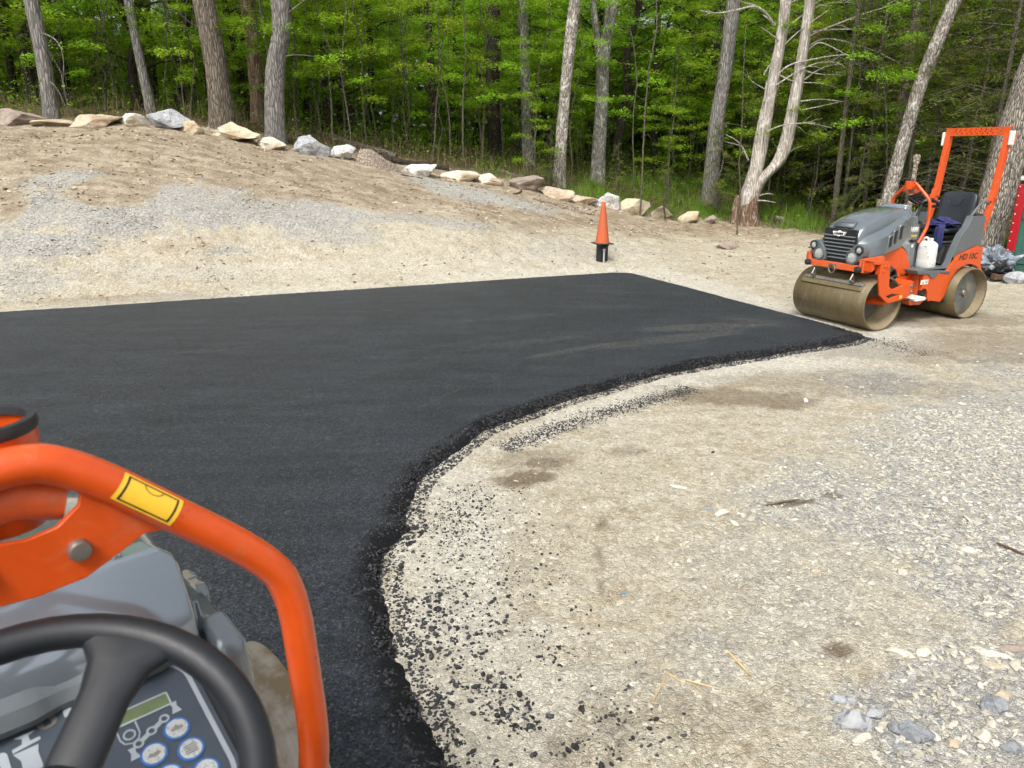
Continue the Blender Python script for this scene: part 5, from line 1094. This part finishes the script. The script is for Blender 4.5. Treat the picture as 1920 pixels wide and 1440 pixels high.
    # grab hoop with its centre plate
    half = [(-.04,.285,1.08),(-.10,.295,1.18),(-.175,.296,1.32),(-.165,.292,1.50),(-.155,.290,1.612),(-.148,.262,1.672),(-.137,.15,1.7764),(-.127,.055,1.865),(-.124,0,1.880)]
    full = half+[(x,-y,z) for x,y,z in reversed(half[:-1])]
    def rounder(P_, k_=2):
        P_ = [Vector(p) for p in P_]
        for _ in range(k_):
            q = [P_[0]]
            for a, b in zip(P_, P_[1:]): q += [a.lerp(b,.28), a.lerp(b,.72)]
            q.append(P_[-1]); P_ = q
        return P_
    mb = MB(); mb.tube(rounder(full,3), .0225, 20); hp = mb.build('grab_hoop', O, e, ang=80)
    gp = [(-.185,1.745),(-.12,1.755),(-.085,1.738),(-.05,1.722),(0,1.718),(.05,1.722),(.085,1.738),(.12,1.755),(.185,1.745),(.16,1.775),(.10,1.83),(.062,1.838),(.056,1.815),(.03,1.795),(0,1.79),(-.03,1.795),(-.056,1.815),(-.062,1.838),(-.10,1.83),(-.16,1.775)]
    mb = MB(); mb.prism(gp, 'x', -.134, -.126); mb.build('gusset', O, hp, bevel=.002)
    for y in (-.048,.048): mb = MB(); mb.lathe([(0,-.146),(.011,-.145),(.013,-.141),(.013,-.134)], (0,y,1.762), 'x', 14); mb.lathe([(0,-.110),(.02,-.112),(.022,-.126)], (0,y,1.762), 'x', 16); mb.build('bolt', M['metal'], hp)
    mb = MB(); mb.lathe([(0,1.785),(.052,1.785),(.054,1.79),(.055,1.905),(.051,1.905),(.050,1.86),(0,1.86)], (-.052,.012,0), 'z', 32); cb_ = mb.build('beacon_cup', O, hp); mb = MB(); mb.lathe([(0,1.868),(.049,1.868)], (-.052,.012,0), 'z', 32); mb.build('cup_floor', M['rubber'], cb_); mb = MB(); mb.lathe([(.056,1.899),(.0575,1.906),(.055,1.914),(.047,1.914),(.046,1.904)], (-.052,.012,0), 'z', 32, closed=True); mb.build('cup_rim', M['rubber'], cb_)
    mb = MB(); mb.tube([(-.10,-.05,1.815),(-.09,0,1.83),(-.10,.06,1.825)], [.026,.031,.026], 14); mb.build('cable_boot', Wn, hp)
    return e
roller = make_roller()
roller.location = (5.42, 10.6, h1(5.42,10.6)-.004); roller.rotation_euler = (0,0,R(206))
tag(roller, 'orange and grey tandem roller parked past the end of the asphalt, whole machine in view', 'road roller', 'tandem rollers on the site')
near = copy_tree(roller); near.location = (-.63,.84,.048); near.rotation_euler = (0,0,R(132))
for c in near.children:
    if c.name.startswith('drum') and abs(c.location.x) < 9: c.location = (0,-.07,0); c.material_slots[0].link = 'OBJECT'; c.material_slots[0].material = M['drumdusty_skylit']
tag(near, 'near orange tandem roller seen from its driver seat, steering wheel at the lower left', 'road roller', 'tandem rollers on the site')
nh = [c for c in near.children if c.name.startswith('grab_hoop')][0]
# beacon cup and yellow sticker only the near one shows
HOOP = [Vector((-.165,-.292,1.50)),Vector((-.155,-.288,1.60)),Vector((-.148,-.262,1.672)),Vector((-.137,-.15,1.7764)),Vector((-.127,-.055,1.865))]
def wrap(name, f0, f1, r_, a0, a1, mat):
    """sticker wrapped on the straight run of the hoop, f along it, angles about it"""
    a = HOOP[2]; b = HOOP[4]; d = (b-a).normalized(); up = Vector((-1,0,0)); up = (up-d*up.dot(d)).normalized(); q = d.cross(up); mb = MB()
    mb.loft([[a.lerp(b, s)+(up*math.cos(R(t_))+q*math.sin(R(t_)))*r_ for t_ in np.linspace(a0,a1,11)] for s in (f0, f1)], False, False, False); return mb.build(name, mat, nh)
SA0, SA1 = -30, 62
wrap('sticker', .53, .81, .0233, SA0, SA1, M['yellow'])
for lo_, hi_ in ((SA0+7,SA0+12),(SA1-12,SA1-7)): wrap('sticker_line', .55, .79, .0236, lo_, hi_, M['blackpaint'])
for f0, f1 in ((.55,.56),(.78,.79)): wrap('sticker_line', f0, f1, .0236, SA0+7, SA1-7, M['blackpaint'])
for i in range(13):
    a = math.pi*i/12; f_ = .67+.042*math.cos(a); g_ = 51-19*math.sin(a); wrap('sticker_print', f_-.0035, f_+.0035, .0236, g_-1.6, g_+1.6, M['blackpaint'])
# ------------------------------------------------------------------ things on and around the parked roller
RM = Matrix.Translation(roller.location) @ Matrix.Rotation(R(206), 4, 'Z')
def rl(x, y, z): return RM @ Vector((x, y, z))
mb = MB(); mb.loft([[(.085*math.copysign(abs(math.cos(a))**.5, math.cos(a))*s, .115*math.copysign(abs(math.sin(a))**.5, math.sin(a))*s2, z) for a in np.linspace(0,2*math.pi,25)[:-1]] for z, s, s2 in ((0,.93,.93),(.012,1,1),(.10,1,1),(.11,.985,.985),(.12,1,1),(.24,1,1),(.25,.985,.985),(.26,1,1),(.315,.98,.96),(.345,.72,.74),(.358,.5,.5))])
jr = empty('water_jug', rl(-.16,.36,.752), R(206)); mb.build('body', M['white'], jr, ang=50)
mb = MB(); mb.tube([(0,.035,.35),(0,.035,.40)], .026, 16); mb.build('cap', M['white'], jr)
mb = MB(); mb.tube(smoothpath([(0,-.085,.31),(0,-.09,.38),(0,-.04,.405),(0,-.01,.39),(0,.0,.35)],2), .016, 8); mb.build('handle', M['white'], jr)
tag(jr, 'dirty white plastic jug standing on the deck of the parked roller', 'jug')
# crumpled navy cloth lying over the seat edge
V, Fc = ICO[5]; nv = V.copy(); d_ = n3(V*1.0, 2.2, 31)*.9+n3(V, 5, 8)*.5+n3(V, 12, 9)*.15; V = nv*(1+d_[:,None]*.9)*np.array([.17,.17,.075])
V[:,2] = np.maximum(V[:,2], -.03+.01*np.sin(V[:,0]*40)); o = link('jacket', np_mesh('jacket', V, Fc, smooth=True), M['jacket']); o.location = rl(-.74,.12,1.315); o.rotation_euler = (0,0,R(206))
mb = MB(); secs = []
for f, w_, dx_, z in ((0,.05,0,.0),(.2,.07,.05,-.02),(.45,.075,.06,-.14),(.75,.07,.045,-.26),(1,.06,.05,-.36)): secs.append([(dx_+.022*math.sin(q)+.008*math.sin(q*5), w_*math.cos(q), z) for q in np.linspace(0,2*math.pi,17)[:-1]])
mb.loft(secs); s1 = mb.build('sleeve', M['jacket'], o, sub=1); s1.location = (.14,.10,-.01)
tag(o, 'crumpled navy blue jacket lying on the seat of the parked roller', 'jacket')
# traffic cone standing on a stub of pipes
cb = G(1128,489); cz = h1(cb[0],cb[1]); kc = 1.0*cb[1]/F*1.04; 
pz = MB(); ph = 31*kc
st_ = empty('pipe_stub', (cb[0],cb[1],cz)); 
mb = MB(); mb.tube([(-.035,0,-.1),(-.035,0,ph)], .085, 24); mb.tube([(.06,.05,-.1),(.06,.05,ph)], .075, 24); mb.build('black_pipe', M['pipeblack'], st_)
mb = MB(); mb.tube([(.035,-.085,-.1),(.035,-.085,ph*.72)], .020, 14); mb.lathe([(0,ph*.74),(.030,ph*.74),(.030,ph*.66),(.022,ph*.64)], (.035,-.085,0), 'z', 14); mb.build('grey_conduit', M['pipegrey'], st_)
mb = MB(); r = np.random.default_rng(4)
for i in range(7): a = i*.9; mb.tube([(.06*math.cos(a)+.02,.06*math.sin(a)-.04,ph*.8),(.09*math.cos(a)+.04,.08*math.sin(a)-.06,ph*.93),(.05*math.cos(a)+.03,.05*math.sin(a)-.03,ph)], .014, 6)
mb.build('cable_bundle', M['rubber'], st_); tag(st_, 'stub of black pipes and a grey conduit coming out of the dirt under the cone', 'pipes')
cn = empty('traffic_cone', (cb[0],cb[1],cz+ph), .25); H_ = 73*kc
mb = MB(); mb.lathe([(.146,.02),(.143,.04),(.098,H_*.42),(.044,H_*.93),(.042,H_*.985),(.024,H_),(.018,H_),(.018,H_-.02)], (0,0,0), 'z', 32); mb.build('cone_body', M['conecol'], cn, ang=60)
mb = MB(); mb.box((0,0,.011),(.37,.37,.022)); mb.build('base', M['rubber'], cn, bevel=.008)
tag(cn, 'faded orange traffic cone with a thin black base standing on the pipe stub', 'traffic cone')
# red cabinet, green crate wall, sheeting, plank and rubble behind the roller
q = at(1900,508,13.6); z = h1(q.x,q.y)
e = empty('red_cabinet', (11.05-.0,15.2,h1(11.05,15.2)), R(-34)); p0 = at(1889,478,15.2); e.location = (p0.x, 15.2, h1(p0.x,15.2))
hh = at(1920,335,15.2).z-e.location.z
mb = MB(); mb.box((.65,.5,hh/2-.05),(1.24,1.0,hh-.1)); mb.build('body', M['redpaint'], e, bevel=.02)
mb = MB(); mb.box((.03,.0,hh/2-.05),(.14,.06,hh-.1)); cp_ = mb.build('corner_post', M['redpaint'], e, bevel=.01)
for i in range(9): mb = MB(); mb.lathe([(0,-.040),(.010,-.038),(.014,-.030)], (-.01+.0,0,.15+i*(hh-.3)/8), 'y', 10); mb.build('rivet', M['white'], cp_)
mb = MB(); mb.box((.65,.5,hh+.0),(1.38,1.14,.07)); mb.box((.65,.5,hh+.06),(1.1,.9,.05)); mb.build('roof', M['white'], e, bevel=.02)
tag(e, 'dark red cabinet with white cap at the right edge of the picture', 'cabinet')
p0 = at(1896,512,13.7); z = h1(p0.x,13.7); e = empty('green_crate', (p0.x,13.7,z+.16), R(-34)); hh = 1.28
for i in range(4): mb = MB(); mb.box((.10+i*.205,0,hh/2),(.20,.03,hh)); mb.build('board', M['greenpaint'], e, bevel=.006)
mb = MB(); mb.box((.0,.45,hh/2),(.03,.9,hh)); mb.build('side', M['greenpaint'], e, bevel=.006)
mb = MB(); mb.box((.40,-.03,.2),(.80,.03,.09)); mb.box((.40,-.03,1.0),(.80,.03,.09)); mb.build('batten', M['greenpaint'], e, bevel=.004)
tag(e, 'weathered green board crate standing in front of the red cabinet', 'crate')
mb = MB(); mb.box((.55,0,.05),(1.5,.14,.10)); o = mb.build('plank', M['plankwood'], bevel=.006); o.location = (p0.x-.22,13.55,z+.04); tag(o, 'brown plank lying under the green crate', 'plank')
def crumple(name, loc, size, mat, seed, lab, cat):
    V, Fc = ICO[5]; V = V*(1+(n3(V, 2, seed)*1.2+n3(V, 5, seed+2)*.6+n3(V, 11, seed+4)*.25)[:,None])*np.array(size)/2; V[:,2] += size[2]*.2
    o = link(name, np_mesh(name, V, Fc, smooth=True), mat); o.data.set_sharp_from_angle(angle=R(50)); o.location = loc; return tag(o, lab, cat)
p1 = at(1868,500,13.9); crumple('plastic_sheeting', (p1.x,14.0,h1(p1.x,14.0)+.12), (.75,.6,.62), M['tarp'], 3, 'crumpled grey plastic sheeting heaped beside the green crate', 'sheeting')
p1 = at(1884,505,13.6); crumple('black_sheeting', (p1.x,13.7,h1(p1.x,13.7)+.02), (.6,.4,.38), M['black'], 13, 'black plastic sheeting bunched under the grey sheeting', 'sheeting')
for i, (a, b, w_, h_, lab) in enumerate(((1866,524,60,14,'long low grey rock in front of the black sheeting'),(1905,532,70,20,'rough pale grey rubble lump at the right edge below the plank'))):
    p1 = G(a,b); k_ = p1[1]/F; rock('rubble', (p1[0],p1[1],h1(p1[0],p1[1])), (w_*k_,.3,h_*k_*1.5), .1, RK['grey' if i else 'brown'], 900+i, lab, None, 'rock')
p1 = at(1700,505,11.9)

# ------------------------------------------------------------------ near stones, sticks and scraps on the dirt
NS = [(1722,1392,62,46,'slate','large blue grey broken stone at the lower right'),(1604,1368,66,44,'grey','flat grey slab left of the large blue grey stone'),(1640,1345,50,24,'grey','thin pale slab pointing right above the blue grey stone'),(1598,1322,22,22,'grey','small square grey stone at the top of the broken cluster'),
      (1572,1318,46,22,'grey','pale flat stone at the upper left of the broken cluster'),(1682,1375,26,30,'slate','narrow dark stone just left of the large blue grey one'),(1690,1402,34,14,'slate','thin dark stone below the narrow dark one'),(1618,1392,46,20,'cream','low pale stone at the foot of the flat slab'),
      (1874,1340,54,44,'slate','blue grey stone half buried near the right edge'),(1882,1310,36,26,'tan','small tan stone above the half buried blue one'),(1902,1405,48,24,'slate','dark wet looking stone at the right edge near the bottom'),(1870,1395,20,18,'cream','small pale stone left of the dark wet looking one'),
      (1900,1222,60,18,'brown','long dark sliver of stone at the right edge'),(1862,1232,60,18,'cream','thin pale slab near the right edge, one of two side by side'),(1868,1252,46,16,'tan','narrow tan slab under the thin pale one'),(1690,1232,52,22,'cream','low rounded pale slab right of the round damp spot'),
      (1736,1228,42,20,'cream','pale flat slab beside the low rounded one'),(1818,1035,34,16,'cream','pale stone among the gravel at the right'),(1355,965,28,18,'cream','white stone with a grey end above the middle of the dirt'),(1330,955,18,12,'slate','small grey stone beside the white one'),(1512,752,10,12,'white','tiny white stone alone right of the brown damp patch'),
      (1610,778,24,8,'brown','small flat dark stone on the dirt below the roller'),(1275,912,36,10,'cream','flat whitish patch of stone in the middle of the dirt'),(1790,1400,40,26,'tan','tan stone in the rubble at the bottom right'),(1845,1385,34,30,'cream','pale tan stone in the rubble near the bottom right'),(1530,1075,22,14,'tan','small tan stone above the damp spot')]
for i, (cx, by, w_, h_, tone, lab) in enumerate(NS):
    p1 = flat(cx, by, 0); dep = p1[1]*math.cos(TH)+CH*math.sin(TH); k_ = dep/F; zz = h1(*p1)
    rock('stone', (p1[0], p1[1]+h_*k_*.3, zz-.008), (w_*k_*1.05, h_*k_*1.15, max(.02,h_*k_*.85)), r.uniform(-.5,.5), RK[tone], 700+i*5, lab, 'larger stones lying on the dirt', 'stone', n=9, sub=4, tilt=(r.uniform(-.12,.12), r.uniform(-.12,.12)))
def stick(a, b, w_, mat, lab, name='wood_splinter', cat='splinter'):
    p = flat(*a, 0); q = flat(*b, 0); P_ = Vector((*p, h1(*p)+w_*.7)); Q_ = Vector((*q, h1(*q)+w_*.9)); mb = MB(); mb.tube([Vector((0,0,0)), (Q_-P_)*.35+Vector((0,0,w_*.1)), (Q_-P_)*.8, Q_-P_], [w_*.35,w_*.6,w_*.5,w_*.15], 5); o = mb.build(name, M[mat], ang=20); o.location = P_; tag(o, lab, cat, None)
stick((1365,1224),(1408,1268),.012,'splinter','single fresh wood splinter lying alone near the bottom middle')
stick((1250,1262),(1285,1285),.007,'splinter','short splinter at the left of the small splinter heap')
stick((1280,1276),(1345,1293),.008,'splinter','long thin splinter at the right of the small splinter heap')
stick((1222,1322),(1252,1262),.006,'splinter','splinter pointing down left from the small heap')
stick((1302,1286),(1318,1300),.004,'splinter','tiny splinter under the long thin one')
stick((1868,1022),(1925,1048),.014,'plankwood','brown stick crossing the right edge','stick','stick')
stick((1632,518),(1660,522),.01,'plankwood','tiny dark stick on the brown dirt','stick','stick')
stick((1436,948),(1500,938),.008,'plankwood','dark crumbly twig lying across the dirt','twig','twig')
p1 = flat(1170,1114,0); mb = MB(); mb.prism([(-.016,-.004),(.012,-.006),(.016,.003),(.002,.008),(-.010,.004)], 'z', 0, .002); o = mb.build('plastic_scrap', M['bluebit']); o.location = (*p1, h1(*p1)+.006); o.rotation_euler = (.15,.1,.2); tag(o, 'tiny blue plastic scrap on the pale dirt', 'scrap')
# ------------------------------------------------------------------ camera, light, sky
cam = bpy.data.cameras.new('camera'); co_ = bpy.data.objects.new('camera', cam); col.objects.link(co_)
cam.sensor_width = 36; cam.lens = F/1920*36; cam.clip_start = .02; cam.clip_end = 600
co_.location = (0,0,CH); co_.rotation_euler = (R(90)-TH, 0, 0)
cam.dof.use_dof = True; cam.dof.focus_distance = 7.0; cam.dof.aperture_fstop = 9.0
scene.camera = co_
EL, AZ = R(54), R(200)      # sun direction: height, compass angle from +Y clockwise
w = bpy.data.worlds.new('World'); scene.world = w; w.use_nodes = True; nt = w.node_tree
bg = nt.nodes['Background']; sk = nt.nodes.new('ShaderNodeTexSky'); sk.sky_type = 'NISHITA'; sk.sun_disc = False
sk.sun_elevation = EL; sk.sun_rotation = AZ; sk.air_density = 1.0; sk.dust_density = 5.0; sk.ozone_density = 1.0
hs = nt.nodes.new('ShaderNodeHueSaturation'); hs.inputs['Saturation'].default_value = .28
nt.links.new(sk.outputs[0], hs.inputs['Color']); nt.links.new(hs.outputs[0], bg.inputs[0]); bg.inputs[1].default_value = .15
su = bpy.data.lights.new('sun', 'SUN'); su.energy = 1.5; su.angle = R(16); su.color = (1,.96,.90)
so = bpy.data.objects.new('sun', su); col.objects.link(so)
sdv = Vector((math.sin(AZ)*math.cos(EL), math.cos(AZ)*math.cos(EL), math.sin(EL)))
so.rotation_euler = sdv.to_track_quat('Z', 'Y').to_euler(); so.location = (0,0,20)
scene.view_settings.view_transform = 'Standard'; scene.view_settings.look = 'None'; scene.view_settings.gamma = 1
scene.view_settings.exposure = 0.72
cy = scene.cycles; cy.max_bounces = 4; cy.diffuse_bounces = 3; cy.glossy_bounces = 2; cy.transmission_bounces = 4; cy.transparent_max_bounces = 4
cy.use_denoising = True
cy.use_adaptive_sampling = True; cy.adaptive_threshold = .035; cy.adaptive_min_samples = 16
cy.sample_clamp_indirect = 6
